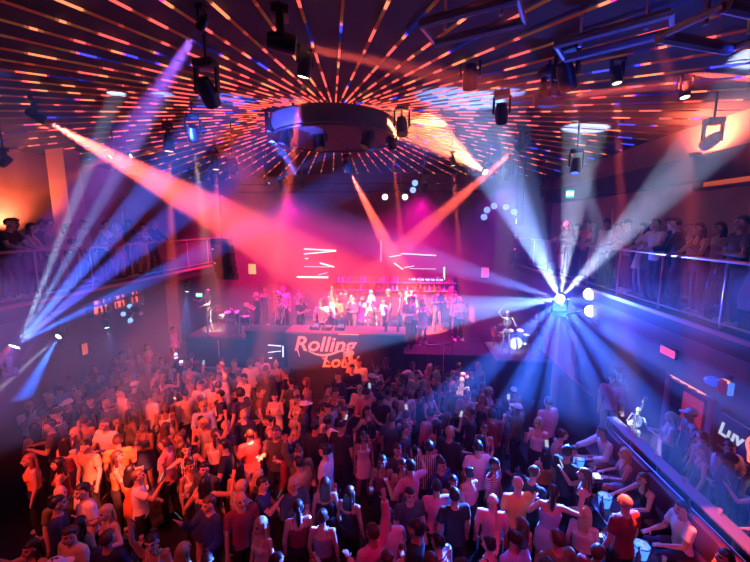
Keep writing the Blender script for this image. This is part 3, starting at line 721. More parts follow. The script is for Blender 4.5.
# left platform with the skeleton drummer's kit
pl = at_z(184, 337, 2.0); pr = at_z(252, 337, 2.0); LY = (pl.y+pr.y)/2
platform('side_platform', 'black raised platform left of the stage carrying a skeleton statue and drums', pl.x, pr.x, LY, LY+1.7, .92, 2.0)
mpw = bricks('panelled_wood', (.22, .10, .06), (.17, .075, .05), (.05, .02, .02), 2.2, .5)
t = thing('low_wall', 'low wood panelled wall below the black side platform', 'low wall', ((pl.x+pr.x)/2, LY+.85, 0))
MB().box((-.2, 0, .44), (pr.x-pl.x-.4, 1.7, .88)).build('panelling', mpw, t); MB().tube([(-(pr.x-pl.x)/2, -.86, .90), ((pr.x-pl.x)/2-.4, -.86, .90)], .03).build('rail', steel, t)
def loop_rail(label, a, b, y, z, h):
    t = thing('curved_handrail', label, 'handrail', ((a+b)/2, y, z)); w = (b-a)/2; pts = [(-w, 0, 0), (-w, 0, h*.7)]
    for i in range(1, 8):
        q = PI*(1-i/8); pts.append((w*math.cos(q), 0, h*.7+h*.3*math.sin(q)))
    pts += [(w, 0, h*.7), (w, 0, 0)]
    MB().tube(pts, .03, 10).build('rail', chrome, t); MB().tube([(-w, 0, h*.45), (w, 0, h*.45)], .02).build('crossbar', chrome, t)
    for s in (-1, 1): MB().lathe([(.06, 0), (.06, .015), (.03, .03)], (s*w, 0, 0), 12).build('foot_plate', chrome, t)
    return t
loop_rail('long curved chrome handrail at the edge of the side platform', pl.x+.75, pl.x+1.75, LY+.12, 2.0, 1.05)
loop_rail('short curved chrome handrail at the stage end of the side platform', pr.x-.42, pr.x-.05, LY+.12, 2.0, 1.05)
def drum_kit(label, p, rz=0, k=1.0):
    t = thing('drum_kit', label, 'drum kit', p, rz); t.scale = (k,)*3
    shell = mat('drum_shell', (.35, .35, .38), .2, .9); skin_ = mat('drum_skin', (.8, .78, .75), .5)
    def drum(name, c, r, h, rot=None):
        o = MB().lathe([(r*.98, -h/2), (r, -h/2), (r, h/2), (r*.98, h/2)], c, 20, rot).build(name, shell, t)
        q = rot if rot is not None else Matrix.Identity(3)
        for s in (-1, 1):
            MB().torus(Vector(c)+q @ Vector((0, 0, s*h/2)), r, .014, rot, 20, 6).build('hoop', chrome, o)
            MB().lathe([(0, -.002), (r*.97, -.002), (r*.97, .004), (0, .004)], Vector(c)+q @ Vector((0, 0, s*(h/2))), 20, rot).build('drum_head', skin_, o)
        return o
    ry = Matrix.Rotation(PI/2, 3, 'X')
    drum('bass_drum', (0, 0, .29), .28, .36, ry); drum('tom', (-.2, .02, .70), .14, .2, Matrix.Rotation(.3, 3, 'X')); drum('tom', (.2, .02, .70), .15, .22, Matrix.Rotation(.3, 3, 'X'))
    drum('floor_tom', (.52, .2, .38), .20, .36); drum('snare', (-.5, .25, .56), .17, .14)
    for x, y, h in ((-.62, -.05, 1.1), (.62, -.05, 1.2), (-.75, .35, .85)):
        o = MB().tube([(x, y, .02), (x, y, h)], .012).build('stand', chrome, t)
        for a in (0, 2.1, 4.2): MB().tube([(x, y, .28), (x+.18*math.cos(a), y+.18*math.sin(a), .0)], .009, 6).build('stand_leg', chrome, o)
        MB().lathe([(0, .03), (.03, .03), (.06, .01), (.21, -.012), (.21, -.016), (.05, .004), (0, .015)], (x, y, h), 24, Matrix.Rotation(.25, 3, 'X')).build('cymbal', mat('cymbal_brass', (.8, .6, .25), .2, 1), o)
    for x in (-.2, .2): MB().tube([(x*.5, 0, .55), (x, .02, .64)], .012, 6).build('tom_mount', chrome, t)
    return t
drum_kit('silver drum kit behind the curved rail on the side platform', ((pl.x+pr.x)/2+.15, LY+.85, 2.0), .1, .85)

# --- skeleton statues
def skeleton(label, p, rz, k, armR, armL, m, bend=0.0):
    t = thing('skeleton_statue', label, 'statue', p, rz); t.scale = (k,)*3
    hd = Vector((0, .03, 1.60)); 
    s = MB(); s.ell(hd+Vector((0, -.01, .03)), (.075, .092, .085)); s.ell(hd+Vector((0, .035, -.045)), (.052, .05, .05)); s.cap(hd+Vector((-.05, .05, -.01)), hd+Vector((.05, .05, -.01)), .02, .02, 8)
    sk = s.build('skull', m, t)
    for q in (-1, 1): MB().ell(hd+Vector((q*.031, .078, .012)), (.02, .016, .02), None, 10, 7).build('eye_socket', black, sk)
    MB().ell(hd+Vector((0, .09, -.02)), (.009, .012, .014), None, 8, 6).build('nose_hole', black, sk)
    j = MB(); j.tube([hd+Vector((.052*math.cos(a), .02+.062*math.sin(a), -.085-.02*math.sin(a))) for a in (PI*i/8 for i in range(9))], .013, 8); j.build('jaw', m, t)
    s = MB()
    for i in range(17): s.ell((0, -.03+.03*math.sin(i*.35), .92+.037*i), (.026, .026, .014), None, 8, 6)
    s.tube([(0, -.02, .9), (0, -.0, 1.2), (0, -.03, 1.5)], .012, 6); s.build('spine', m, t)
    s = MB()
    for i in range(8):
        z = 1.14+.036*i; w = (.115, .13, .14, .145, .143, .135, .115, .085)[i]
        s.torus((0, .02, z), w, .010, Matrix.Rotation(-.22, 3, 'X') @ Matrix.Diagonal((1, .72, 1)), 20, 6)
    s.box((0, .12, 1.30), (.03, .015, .2)); s.build('ribcage', m, t)
    s = MB(); s.ell((-.075, 0, .93), (.06, .05, .075), Matrix.Rotation(.5, 3, 'Y'), 12, 8); s.ell((.075, 0, .93), (.06, .05, .075), Matrix.Rotation(-.5, 3, 'Y'), 12, 8); s.cap((-.06, .03, .87), (.06, .03, .87), .018, .018, 8); s.build('pelvis', m, t)
    MB().tube([(-.17, .0, 1.43), (0, .06, 1.42), (.17, 0, 1.43)], .013, 6).build('collarbone', m, t)
    for sx, (u, f) in ((1, armR), (-1, armL)):
        sh = Vector((sx*.18, 0, 1.42)); el = sh+Vector(u).normalized()*.29; wr = el+Vector(f).normalized()*.25
        s = MB(); s.cap(sh, el, .022, .02, 8); s.ell(sh, (.03, .03, .03), None, 10, 7); s.ell(el, (.028, .028, .028), None, 10, 7)
        o = Vector((.012, 0, .006)); s.cap(el+o, wr+o, .013, .012, 6); s.cap(el-o, wr-o, .012, .011, 6); a = s.build('arm', m, t)
        h_ = MB(); d = Vector(f).normalized(); hand(h_, wr-d*.01, d, sx, .85, .5); h_.build('hand', m, a)
    for sx in (-1, 1):
        hp, kn, an = Vector((sx*.09, 0, .90)), Vector((sx*.11, .05+bend, .48)), Vector((sx*.13, -.02, .07))
        s = MB(); s.cap(hp, kn, .025, .024, 8); s.ell(kn, (.035, .035, .035), None, 10, 7); s.cap(kn, an, .022, .018, 8); s.cap(kn+Vector((sx*.03, 0, -.04)), an+Vector((sx*.025, 0, 0)), .01, .01, 6); a = s.build('leg', m, t)
        s = MB(); s.cap(an+Vector((0, -.05, -.045)), an+Vector((0, .06, -.03)), .024, .022, 8)
        for i in range(5): s.cap(an+Vector(((i-2)*.014, .05, -.04)), an+Vector(((i-2)*.019, .16, -.055)), .011, .009, 6)
        s.build('foot', m, a)
    return t
def guitar(label, p, rot, col, k=1.0):
    t = thing('electric_guitar', label, 'guitar', p); t.rotation_euler = rot; t.scale = (k,)*3
    n = 40; ring = []
    for i in range(n):
        a = 2*PI*i/n; r = .17+.045*math.cos(2*a)-.02*math.cos(4*a); ring.append((r*1.15*math.cos(a), r*.85*math.sin(a)))
    MB().loft([[Vector((x*q, y*q, z)) for x, y in ring] for q, z in ((.93, -.022), (1, -.012), (1, .012), (.93, .022))]).build('guitar_body', col, t)
    MB().box((.45, 0, .022), (.62, .05, .022)).build('neck', darkwood, t); MB().box((.80, .012, .018), (.16, .085, .018)).build('headstock', col, t)
    MB().box((-.06, 0, .03), (.03, .08, .015)).build('bridge', chrome, t)
    for x in (.02, .09): MB().box((x, 0, .028), (.025, .075, .012)).build('pickup', black, t)
    s = MB()
    for i in range(6): s.tube([(-.06, -.02+.008*i, .042), (.85, -.02+.008*i, .038)], .0012, 4)
    s.build('strings', steel, t)
    for i in range(3):
        for q in (-1, 1): MB().cap((.76+.045*i, .012+q*.05, .018), (.76+.045*i, .012+q*.065, .018), .009, .009, 6).build('tuning_peg', chrome, t)
    return t
chrome_bone = mat('silvered_bone', (.75, .72, .70), .22, .75)
skeleton('silver skeleton statue standing beside the drums on the left side platform', (pl.x+.62, LY+.55, 2.0), R(150), .92, ((.3, .6, -.6), (-.2, .9, .4)), ((.3, .3, -1), (.3, .6, -.2)), chrome_bone)
s_ = at_z(462, 380, 1.62); skull_pos = Vector((s_.x, s_.y, 0))
skeleton('bone coloured skeleton statue standing in the crowd right of the stage desk', (s_.x, s_.y, 0), R(170), 1.0, ((.2, .3, -1), (-.3, .8, .3)), ((-.2, .1, -1), (0, .4, -1)), bone)
s_ = at(641, 410, 8.75); gk = (s_.z-.3)/1.62; guitarist = Vector((s_.x-.05, s_.y, 0))
skeleton('blue lit skeleton statue playing a guitar at the far end of the barrier', (s_.x-.05, s_.y, .3), R(120), gk, ((.3, .3, -1), (-.6, .8, .1)), ((-.55, .5, -.5), (-.2, .6, .8)), chrome_bone)
gp = Vector((s_.x-.22, s_.y-.02, .3+1.02*gk))
guitar('pale guitar held upright by the skeleton at the barrier', gp, (R(90), R(-66), R(12)), mat('guitar_cream', (.75, .62, .35), .25), .95)
# right riser under the burst with another skeleton band
platform('riser', 'dark riser right of the stage under the white burst carrying skeletons and drums', 2.95, 4.65, 11.6, 13.4, 0, 1.6)
skeleton('silver skeleton statue raising a drumstick on the riser under the burst', (3.35, 12.15, 1.6), R(170), .86, ((.4, .3, .6), (-.5, .3, .9)), ((-.4, .5, -.8), (.1, .9, .2)), chrome_bone)
skeleton('silver skeleton statue bending over the drums nearest the white burst', (4.25, 12.1, 1.6), R(190), .82, ((.3, .6, -.7), (-.2, .9, .2)), ((-.3, .6, -.7), (.2, .9, .2)), chrome_bone)
drum_kit('silver drum kit between the two skeletons on the riser', (3.8, 12.75, 1.6), 0, .8)

# --- the DJ desk with its banner
DY, DZ = 11.75, 2.3
da, db = at_y(287, 340, DY).x, at_y(404, 340, DY).x
t = thing('dj_desk', 'long black DJ desk on the stage front with a lettered banner', 'desk', ((da+db)/2, DY+.4, 0)); W = db-da; x0 = -(W/2)
MB().bbox((0, 0, DZ/2-.02), (W, .8, DZ-.04), .02).build('desk_body', blackp, t)
MB().bbox((0, 0, DZ), (W+.1, .9, .06), .02).build('desk_top', mat('desk_top', (.20, .10, .09), .3), t)
MB().tube([(-W*.05, -.46, DZ-.02), (W*.12, -.46, DZ-.02)], .012).build('edge_light', glow_or, t)
bx = at_y(327, 355, DY).x-(da+db)/2; bw = at_y(366, 350, DY).x-at_y(288, 350, DY).x
ban = MB().box((bx, -.42, DZ-.68), (bw, .015, 1.2)).build('banner', mat('banner_black', (.02, .008, .01), .8), t)
mlet = mat('banner_lettering', (.9, .70, .58), .7)
def put_text(body, size, x, z, parent, m, y=-.435, shear=.25, off=.012, sx=1.0, name='lettering', rot=None):
    me = text_mesh(body, size, shear, .004, off); me.materials.append(m); o = link(name, me, parent, (x, y, z)); o.rotation_euler = rot or (R(90), 0, 0); o.scale = (sx, 1, 1); return o
put_text("Rolling", .70, bx-.10, DZ-.40, ban, mlet, sx=1.06); put_text("Loud", .58, bx+.42, DZ-.98, ban, mlet, sx=1.0)
sw = MB(); pts = []; rr = []
for i in range(25):
    u = i/24; pts.append((bx-.62+1.35*u, -.437, DZ-.60-.17*math.sin(PI*u*1.25+.1)*(1-.2*u))); rr.append(.010+.028*math.sin(PI*min(1, u*1.05)))
sw.tube(pts, rr, 8); sw.tube([(bx+.73, -.437, DZ-.47), (bx+.80, -.437, DZ-.58), (bx+.72, -.437, DZ-.68), (bx+.60, -.437, DZ-.62)], [.02, .03, .03, .012], 8)
sw.tube([(bx-.15, -.437, DZ-.84), (bx+.0, -.437, DZ-.93), (bx+.1, -.437, DZ-1.02)], [.012, .025, .012], 8)
sw.tube([(bx-.93, -.437, DZ-.22), (bx-1.0, -.437, DZ-.5), (bx-.92, -.437, DZ-.82)], [.015, .03, .012], 8)
sw.build('lettering_swash', mlet, ban)
# DJ gear
def dj_deck(label, x):
    t = thing('dj_deck', label, 'DJ player', (x, DY+.35, DZ+.03))
    MB().bbox((0, 0, .05), (.32, .38, .10), .01).build('case', black, t); MB().lathe([(.12, 0), (.125, .015), (.11, .022), (.0, .022)], (0, -.03, .10), 24).build('jog_wheel', steel, t)
    MB().box((0, .14, .115), (.18, .09, .02), Matrix.Rotation(.4, 3, 'X')).build('screen', glow('deck_screen', (.3, .45, 1), .8), t); MB().box((.13, -.12, .104), (.02, .12, .012)).build('fader', white, t)
cx_ = (da+db)/2
dj_deck('black deck with a jog wheel at the left of the desk', cx_-1.05); dj_deck('black deck with a jog wheel at the middle of the desk', cx_-.2)
t = thing('dj_mixer', 'black mixer with knobs between the two decks', 'mixer', (cx_-.63, DY+.35, DZ+.03)); MB().bbox((0, 0, .045), (.3, .38, .09), .01).build('case', black, t)
for i in range(4):
    for j in range(4): MB().lathe([(.012, 0), (.012, .02), (.0, .022)], (-.1+.066*i, -.02+.05*j, .09), 8).build('knob', white, t)
    MB().box((-.1+.066*i, -.12, .095), (.015, .03, .02)).build('fader', steel, t)
for i, px in enumerate((325, 386, 398)):
    p = at_y(px, 330, DY+.25)
    t = thing('champagne_bottle', ('glinting bottle on the desk right behind the banner lettering', 'glinting bottle on the desk, right of the banner', 'glinting bottle at the far right end of the desk')[i], 'bottle', (p.x, DY+.2, DZ+.03))
    MB().lathe([(.043, 0), (.045, .01), (.045, .17), (.018, .24), (.016, .30), (.0, .30)], n=16).build('glass', mat('bottle_glass', (.25, .35, .3), .08, .5), t); MB().lathe([(.019, .25), (.02, .32), (0, .325)], n=12).build('foil', chrome, t)
# dark box left of the banner with a light tube logo
a, b = at_y(246, 340, DY).x, at_y(283, 340, DY).x
t = thing('stage_box', 'dark box left of the banner with broken white light tubes on its front', 'stage box', ((a+b)/2, DY+.4, 0))
MB().bbox((0, 0, 1.13), (b-a, .8, 2.26), .02).build('box_body', blackp, t); MB().bbox((0, 0, 2.28), (b-a+.06, .86, .05), .015).build('box_top', black, t)
for u, v, u2, v2, r in ((268, 345, 281, 346, .014), (268, 352.5, 281, 351, .01), (269, 358, 272, 358, .014), (283, 346, 283, 357, .016)):
    p, q = at_y(u, v, DY-.03), at_y(u2, v2, DY-.03); off = Vector(((a+b)/2, DY+.4, 0)); MB().tube([p-off, q-off], r).build('light_tube', glow_wh, t)
# logo tubes on the wall behind the stage
t = thing('light_tube_logo', 'white light tube logo glowing on the back wall, left of the stage centre', 'light tubes', at_y(318, 260, YB-.12))
for u, v, u2, v2, r in ((304, 249, 336, 250.5, .035), (304, 254, 336, 251, .03), (305, 258.5, 308, 258.5, .03), (320, 263, 334, 267, .04), (304, 266.5, 330, 267, .012), (297, 277, 328, 277.4, .05), (318, 275, 327, 272.5, .012)):
    MB().tube([at_y(u, v, YB-.12)-t.location, at_y(u2, v2, YB-.12)-t.location], r*.7).build('light_tube', glow_wh, t)
t = thing('light_tube_logo', 'white light tube logo on the back wall with an L shaped lower corner', 'light tubes', at_y(425, 265, YB-.12))
for u, v, u2, v2, r in ((389, 257, 401, 255, .02), (401, 253.5, 436, 255.5, .025), (394, 263, 403, 269.5, .03), (404, 267.5, 414, 266, .02), (409, 279.3, 444.5, 280, .045), (444.3, 280, 444.3, 267, .04), (410, 268.5, 436, 269, .010), (381, 240, 381, 262, .01)):
    MB().tube([at_y(u, v, YB-.12)-t.location, at_y(u2, v2, YB-.12)-t.location], r*.7).build('light_tube', glow_wh, t)
t = thing('light_tube_column', 'vertical column of blue white light dashes right of the arc of blue lamps', 'light tubes', at_y(516, 222, 13.9))
MB().box((0, .05, 0), (.09, .06, 1.3)).build('backing', black, t)
for v, v2 in ((210, 216), (218, 224), (227, 233), (235, 238)): MB().tube([at_y(516.5, v, 13.88)-t.location, at_y(516, v2, 13.88)-t.location], .022).build('light_tube', glow('tube_blue', (.45, .65, 1), 2.5), t)
MB().tube([(0, .05, .6), (0, .05, zc(t.location.x, 13.9)-t.location.z)], .015).build('hanger', black, t)
# back bar with bottles
t = thing('back_bar', 'lit back bar shelving with rows of bottles along the rear wall', 'bar shelving', (-.4, YB-.35, 1.5))
MB().bbox((0, 0, .55), (5.6, .6, 1.1), .02).build('counter', darkwood, t)
for z in (1.35, 1.72): MB().box((0, .08, z), (5.6, .36, .03)).build('shelf', mat('shelf_glass', (.5, .3, .4), .1), t)
for x in (-2.75, -.9, .95, 2.75): MB().box((x, .08, 1.5), (.04, .36, .85)).build('upright', black, t)
MB().box((0, .25, 1.55), (5.5, .02, .8)).build('back_panel', mat('mirror_panel', (.5, .4, .45), .15, .9), t)
bprof = [(.035, 0), (.038, .01), (.038, .15), (.015, .20), (.013, .26), (.0, .26)]
bcols = [mat('bottle_amber', (.45, .18, .04), .1), mat('bottle_clear', (.7, .7, .7), .05), mat('bottle_green', (.05, .2, .08), .1), mat('bottle_blue', (.1, .2, .6), .1)]
proto = MB().lathe(bprof, n=10).mesh('bar_bottle')
for z in (1.365, 1.735):
    for i in range(26):
        o = link('bar_bottle', proto, None, (-.4-2.6+i*.208+rnd.uniform(-.04, .04), YB-.35+.02, 1.5+z)); omat(o, bcols[rnd.randrange(4)]); o.scale = (1, 1, rnd.uniform(.85, 1.1))
        tag(o, 'small glinting bottle in the rows on the back bar shelves', 'bottle', 'bottles on the back bar')
# curved glass rail right of the desk
t = thing('curved_handrail', 'curved glass and chrome rail round the booth right of the desk', 'handrail', at_z(432, 392, 0)); 
pts = [Vector((.62*math.cos(a), .4*math.sin(a)-.2, 1.9)) for a in (R(200)+R(150)*i/12 for i in range(13))]
MB().tube(pts, .03).build('rail', chrome, t); MB().loft([[p+Vector((0, 0, -1.1)), p+Vector((0, .012, -1.1)), p+Vector((0, .012, -.05)), p+Vector((0, 0, -.05))] for p in pts]).build('glass_pane', mglass, t)
for i in (0, 4, 8, 12): MB().tube([pts[i], pts[i]-Vector((0, 0, 1.9))], .022).build('post', chrome, t)
# speaker columns hung at the sides of the stage
for lab, px, py, tt in (('dark line array speaker column hanging left of the stage', 222, 238, 12.6), ('dark line array speaker column hanging right of the stage arcs', 522, 225, 13.2)):
    p = at(px, py, tt); t = thing('hanging_speaker_column', lab, 'speaker', p)
    for i in range(6):
        q = Matrix.Rotation(-.05*i, 3, 'X'); o = MB().bbox((0, .01*i*i, -.24*i-.12), (.62, .42, .225), .02, q).build('speaker_box', black, t)
        MB().box((0, .01*i*i-.212, -.24*i-.12), (.54, .012, .17), q).build('grille', mat('grille', (.04, .035, .04), .5, .5), o)
    MB().tube([(0, 0, 0), (0, 0, zc(p.x, p.y)-p.z)], .02).build('hanger', black, t)
    for i in (1, 3): MB().box((-.24, .01*i*i-.225, -.24*i-.12), (.05, .01, .05)).build('indicator_light', glow('ind_pink', (1, .15, .4), 1.5), t)
# small lit things on walls
def panel(name, label, cat, p, w, h, axis, em, frame=.02, m=None, tilt=0):
    t = thing(name, label, cat, p, {'y': 0, 'x': R(-90), '-x': R(90)}[axis])       # faces -Y, or -X for 'x', +X for '-x'
    MB().bbox((0, .0, 0), (w+2*frame, .05, h+2*frame), .008).build('frame', black, t); MB().box((0, -.028, 0), (w, .012, h)).build('face', em, t)
    return t
panel('wall_sconce', 'orange lit square wall panel left of the stage', 'wall light', at_y(252.5, 269, YB-.05), .36, .48, 'y', glow_or)
panel('wall_sconce', 'pink lit striped wall panel between the stage and the burst', 'wall light', at_y(485, 272.5, YB-.05), .34, .46, 'y', glow('pink_light', (1, .12, .4), 1.2))
def exit_sign(label, p, w, h, axis='y', s=1.6):
    t = panel('exit_sign', label, 'exit sign', p, w, h, axis, glow('exit_green%s' % s, (.05, .75, .35), s))
    me = text_mesh('EXIT', h*.75, 0, .004, .01); me.materials.append(glow('exit_white', (.8, 1, .9), 2)); link('lettering', me, t, (0, -.04, 0)).rotation_euler = (R(90), 0, 0)
exit_sign('green exit sign on the back wall above the white burst', at_y(571, 194, 14.0), .34, .24)
exit_sign('small green exit sign left of the skeleton on the side platform', at_y(199.5, 295, YB-.1), .32, .2)
p = at_x(669, 352, ER-.02); panel('pink_sign', 'pink glowing rectangular sign on the fascia below the right railing', 'sign', p, .36, .13, 'x', glow('pink_sign', (1, .06, .22), 1.6))
p = at_x(728, 427, XR-.24); panel('wall_sconce', 'tall salmon lit wall panel between the doorway and the skull sign', 'wall light', p, .20, .46, 'x', glow('salmon_light', (1, .16, .12), 1.6))
p = at_x(57, 354, -9.75)
panel('wall_sconce', 'small orange lit panel on the wall under the left balcony', 'wall light', at_x(84, 349, -9.77), .2, .34, '-x', glow('dim_orange', (1, .14, .06), .7))
# skull sign
p = at_x(745, 444, XR-.26); t = thing('skull_sign', 'dark sign board with pale tilted lettering and a glowing salmon skull', 'sign', p, R(-90))
MB().bbox((0, 0, 0), (1.15, .05, .72), .01).build('board', mat('sign_board', (.02, .03, .10), .4), t)
for s in (-1, 1): MB().box((0, -.03, s*.33), (1.05, .01, .03)).build('border_bar', mat('sign_white', (.7, .7, .75), .5), t)
me = text_mesh('Luv', .36, .2, .004, .01); me.materials.append(glow('sign_letters', (.75, .8, 1), .8)); o = link('lettering', me, t, (-.28, -.035, .02)); o.rotation_euler = (R(90), 0, 0)
sk = MB(); gm = glow('neon_salmon', (1, .14, .08), 2.2)
sk.torus((.28, -.05, .08), .19, .022, Matrix.Rotation(R(90), 3, 'X'), 26, 8); sk.tube([(.14, -.05, -.06), (.16, -.05, -.22), (.40, -.05, -.22), (.42, -.05, -.06)], .02)
for x in (.21, .35): sk.torus((x, -.05, .08), .05, .016, Matrix.Rotation(R(90), 3, 'X'), 16, 6)
for x in (.22, .28, .34): sk.tube([(x, -.05, -.12), (x, -.05, -.21)], .012, 6)
sk.build('neon_skull_outline', gm, t)
# doorway in the lower right wall
dp = at_x(692, 390, XR-.21); t = thing('lit_doorway', 'doorway in the lower right wall with a lit header and pink light inside', 'doorway', (XR-.235, dp.y, .3), R(-90))
MB().box((0, .0, 1.0), (1.1, .02, 2.0)).build('dark_sheet', mat('doorway_shade', (.03, .02, .05), .4), t)  # dark sheet on the wall, coloured like the shade of an open doorway
for s in (-1, 1): MB().bbox((s*.62, -.02, 1.05), (.14, .1, 2.1), .01).build('door_jamb', mat('jamb', (.45, .2, .35), .5), t)
MB().bbox((0, -.02, 2.14), (1.4, .12, .24), .01).build('header', MATS['jamb'], t)
s = MB()
for i in range(13): s.box((-.48+.08*i, -.09, 2.14), (.05, .02, .06+.05*((i*5) % 3)/2))
s.build('header_lights', glow('header_light', (1, .35, .2), 1.6), t)
MB().box((.12, -.02, 1.45), (.55, .015, .9)).build('inner_glow_panel', glow('pink_dim', (.9, .05, .22), .35), t)  # glowing panel stands in for the pink light inside the doorway
# lamp with a red body and blue lens fixed to the fascia
p = at_x(724, 386, ER-.12); t = thing('fascia_lamp', 'lamp with a red body and blue glowing hood on the fascia above the doorway', 'lamp', p); t.scale = (.62,)*3
MB().lathe([(.10, -.18), (.12, -.1), (.12, .12), (.09, .16)], n=18).build('red_body', mred, t); MB().box((.06, 0, .22), (.14, .12, .08)).build('bracket', black, t)
MB().ell((-.10, .22, .02), (.15, .17, .12), None, 18, 10).build('blue_hood', mat('blue_hood', (.02, .08, .6), .2, emit=(.02, .1, 1), es=.6), t); MB().box((0, -.19, .0), (.1, .05, .3)).build('blue_side_light', glow('blue_side', (.1, .25, 1), .9), t); MB().ell((0, -.02, .12), (.05, .13, .05), None, 12, 8).build('hot_lens', glow_or, t)
# lit shelves under the left balcony
p = at_x(114, 297, -9.72); t = thing('lit_bar_shelf', 'orange lit bar shelves with dark bottles under the left balcony', 'bar shelf', (-9.72, p.y, p.z-.4), R(90))
MB().box((0, .02, .45), (2.2, .03, .9)).build('lit_back', glow('shelf_orange', (1, .12, .05), 2.2), t)
for z in (0, .3, .6, .9): MB().box((0, -.1, z), (2.3, .26, .035)).build('shelf', darkwood, t)
for x in (-1.13, -.3, .45, 1.13): MB().box((x, -.1, .45), (.04, .26, .92)).build('upright', darkwood, t)
for z in (.018, .318, .618):
    for i in range(9):
        o = link('bar_bottle', proto, None, (-9.72+.1+rnd.uniform(-.02, .02), p.y-1.0+i*.235+rnd.uniform(-.04, .04), p.z-.4+z)); omat(o, bcols[rnd.randrange(3)]); o.scale = (1.1, 1.1, .95)
        tag(o, 'dark bottle on the orange lit shelves under the left balcony', 'bottle', 'bottles on the orange shelves')
p = at(90, 308, 12.0); t = thing('amplifier', 'dark equipment box with a cyan light left of the orange shelves', 'equipment box', p, R(60)); MB().bbox((0, 0, 0), (.9, .3, .45), .02).build('case', black, t); MB().box((-.05, -.16, .08), (.08, .02, .06)).build('cyan_light', glow('cyan', (.05, .6, 1), 3), t); MB().box((.36, -.16, 0), (.07, .02, .36)).build('orange_bar', glow_or, t); MB().tube([(0, 0, .2), (0, 0, 3.84-p.z)], .02).build('hanger', black, t)
# globe cluster lamp
p = at(135, 313, 10.6); t = thing('globe_lamp', 'cluster lamp of chrome globes lit blue hanging under the left balcony edge', 'lamp', p)
MB().tube([(0, 0, .05), (0, 0, 3.86-p.z)], .02).build('stem', chrome, t); MB().ell((0, 0, .12), (.12, .12, .1)).build('hub', black, t)
for i, (x, y, z) in enumerate(((-.25, .1, .22), (.28, -.1, .02), (.0, -.25, -.2), (.2, .1, .3), (-.36, -.1, -.02), (-.12, -.2, -.32))):
    MB().tube([(0, 0, .1), (x*.75, y*.75, z*.75)], .015, 6).build('arm', chrome, t)
    MB().ell((x*.8, y*.8, z*.8), (.065, .065, .065)).build('globe', glow('globe_blue', (.25, .5, 1), 1.6) if i % 2 == 0 else chrome, t)
# pillar on the left balcony and lit niche on the right wall
p = at_x(76, 215, -9.9); struct('column_1', MB().box((-10.1, p.y, 6.1), (.55, .55, 3.8)), mat('pillar_paint', (.5, .3, .22), .7))
t = thing('lit_niche', 'long orange lit shelf niche high on the right wall', 'wall niche', (XR-.12, at_x(722, 186, XR-.2).y, at_x(722, 186, XR-.2).z), R(-90))
MB().box((0, 0, 0), (1.5, .2, .05)).build('shelf', darkwood, t); MB().box((0, 0, .32), (1.5, .2, .04)).build('hood', darkwood, t); MB().tube([(-.7, -.06, .26), (.7, -.06, .26)], .02).build('light_bar', glow('niche', (1, .22, .06), 3), t)
for s in (-1, 1): MB().box((s*.73, 0, .16), (.04, .2, .3)).build('side', darkwood, t)
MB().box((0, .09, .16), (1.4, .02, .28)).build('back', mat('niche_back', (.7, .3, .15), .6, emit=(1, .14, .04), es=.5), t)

# ------------------------------------------------------------------ booths and the barrier
mledge = mat('ledge_top', (.35, .30, .36), .2, .3)
b0, b1 = Vector((4.92, 4.3, .3)), Vector((4.98, 8.7, .3))
t = thing('barrier', 'long barrier with a reflective ledge between the booths and the wall aisle', 'barrier', b0); L_ = b1.y-b0.y
MB().bbox((0, L_/2, 1.0), (.24, L_, .05), .015).build('ledge', mledge, t); MB().box((0, L_/2, .5), (.06, L_, .95)).build('panel', blackp, t)
for i in range(6): MB().box((-.06, .1+(L_-.2)*i/5, .5), (.06, .06, .98)).build('post', steel, t)
MB().tube([(-.10, .1, .82), (-.10, L_-.1, .82)], .018).build('rail', steel, t)
muph = mat('booth_upholstery', (.10, .02, .035), .5, bump=.2, bscale=10)
def bench(label, p, rz, w):
    t = thing('booth_bench', label, 'bench', p, rz)
    MB().bbox((0, 0, .18), (w, .5, .36), .03).build('base', blackp, t); MB().bbox((0, -.02, .41), (w, .54, .12), .045).build('seat_cushion', muph, t)
    n = max(2, int(w/.7))
    for i in range(n): MB().bbox((-w/2+w*(i+.5)/n, -.24, .68), (w/n-.02, .14, .46), .05).build('back_cushion', muph, t)
    return t
bench('dark red booth bench against the barrier, nearer end', (4.42, 5.1, .3), R(90), 1.5); bench('dark red booth bench against the barrier, farther end', (4.42, 7.3, .3), R(90), 2.6)
bench('dark red booth bench on the dance floor side of the booths', (3.2, 7.3, .3), R(-90), 1.3)
def low_table(label, p, em=False):
    t = thing('booth_table', label, 'table', p)
    MB().bbox((0, 0, .48), (.55, .7, .04), .012).build('table_top', mat('table_top', (.05, .05, .07), .12), t); MB().tube([(0, 0, .02), (0, 0, .46)], .035).build('stem', chrome, t); MB().lathe([(.2, 0), (.2, .015), (.05, .035), (.0, .035)], n=20).build('foot', chrome, t)
    return t
TABLES = [(3.72, 6.25), (3.75, 7.35), (3.72, 5.2)]
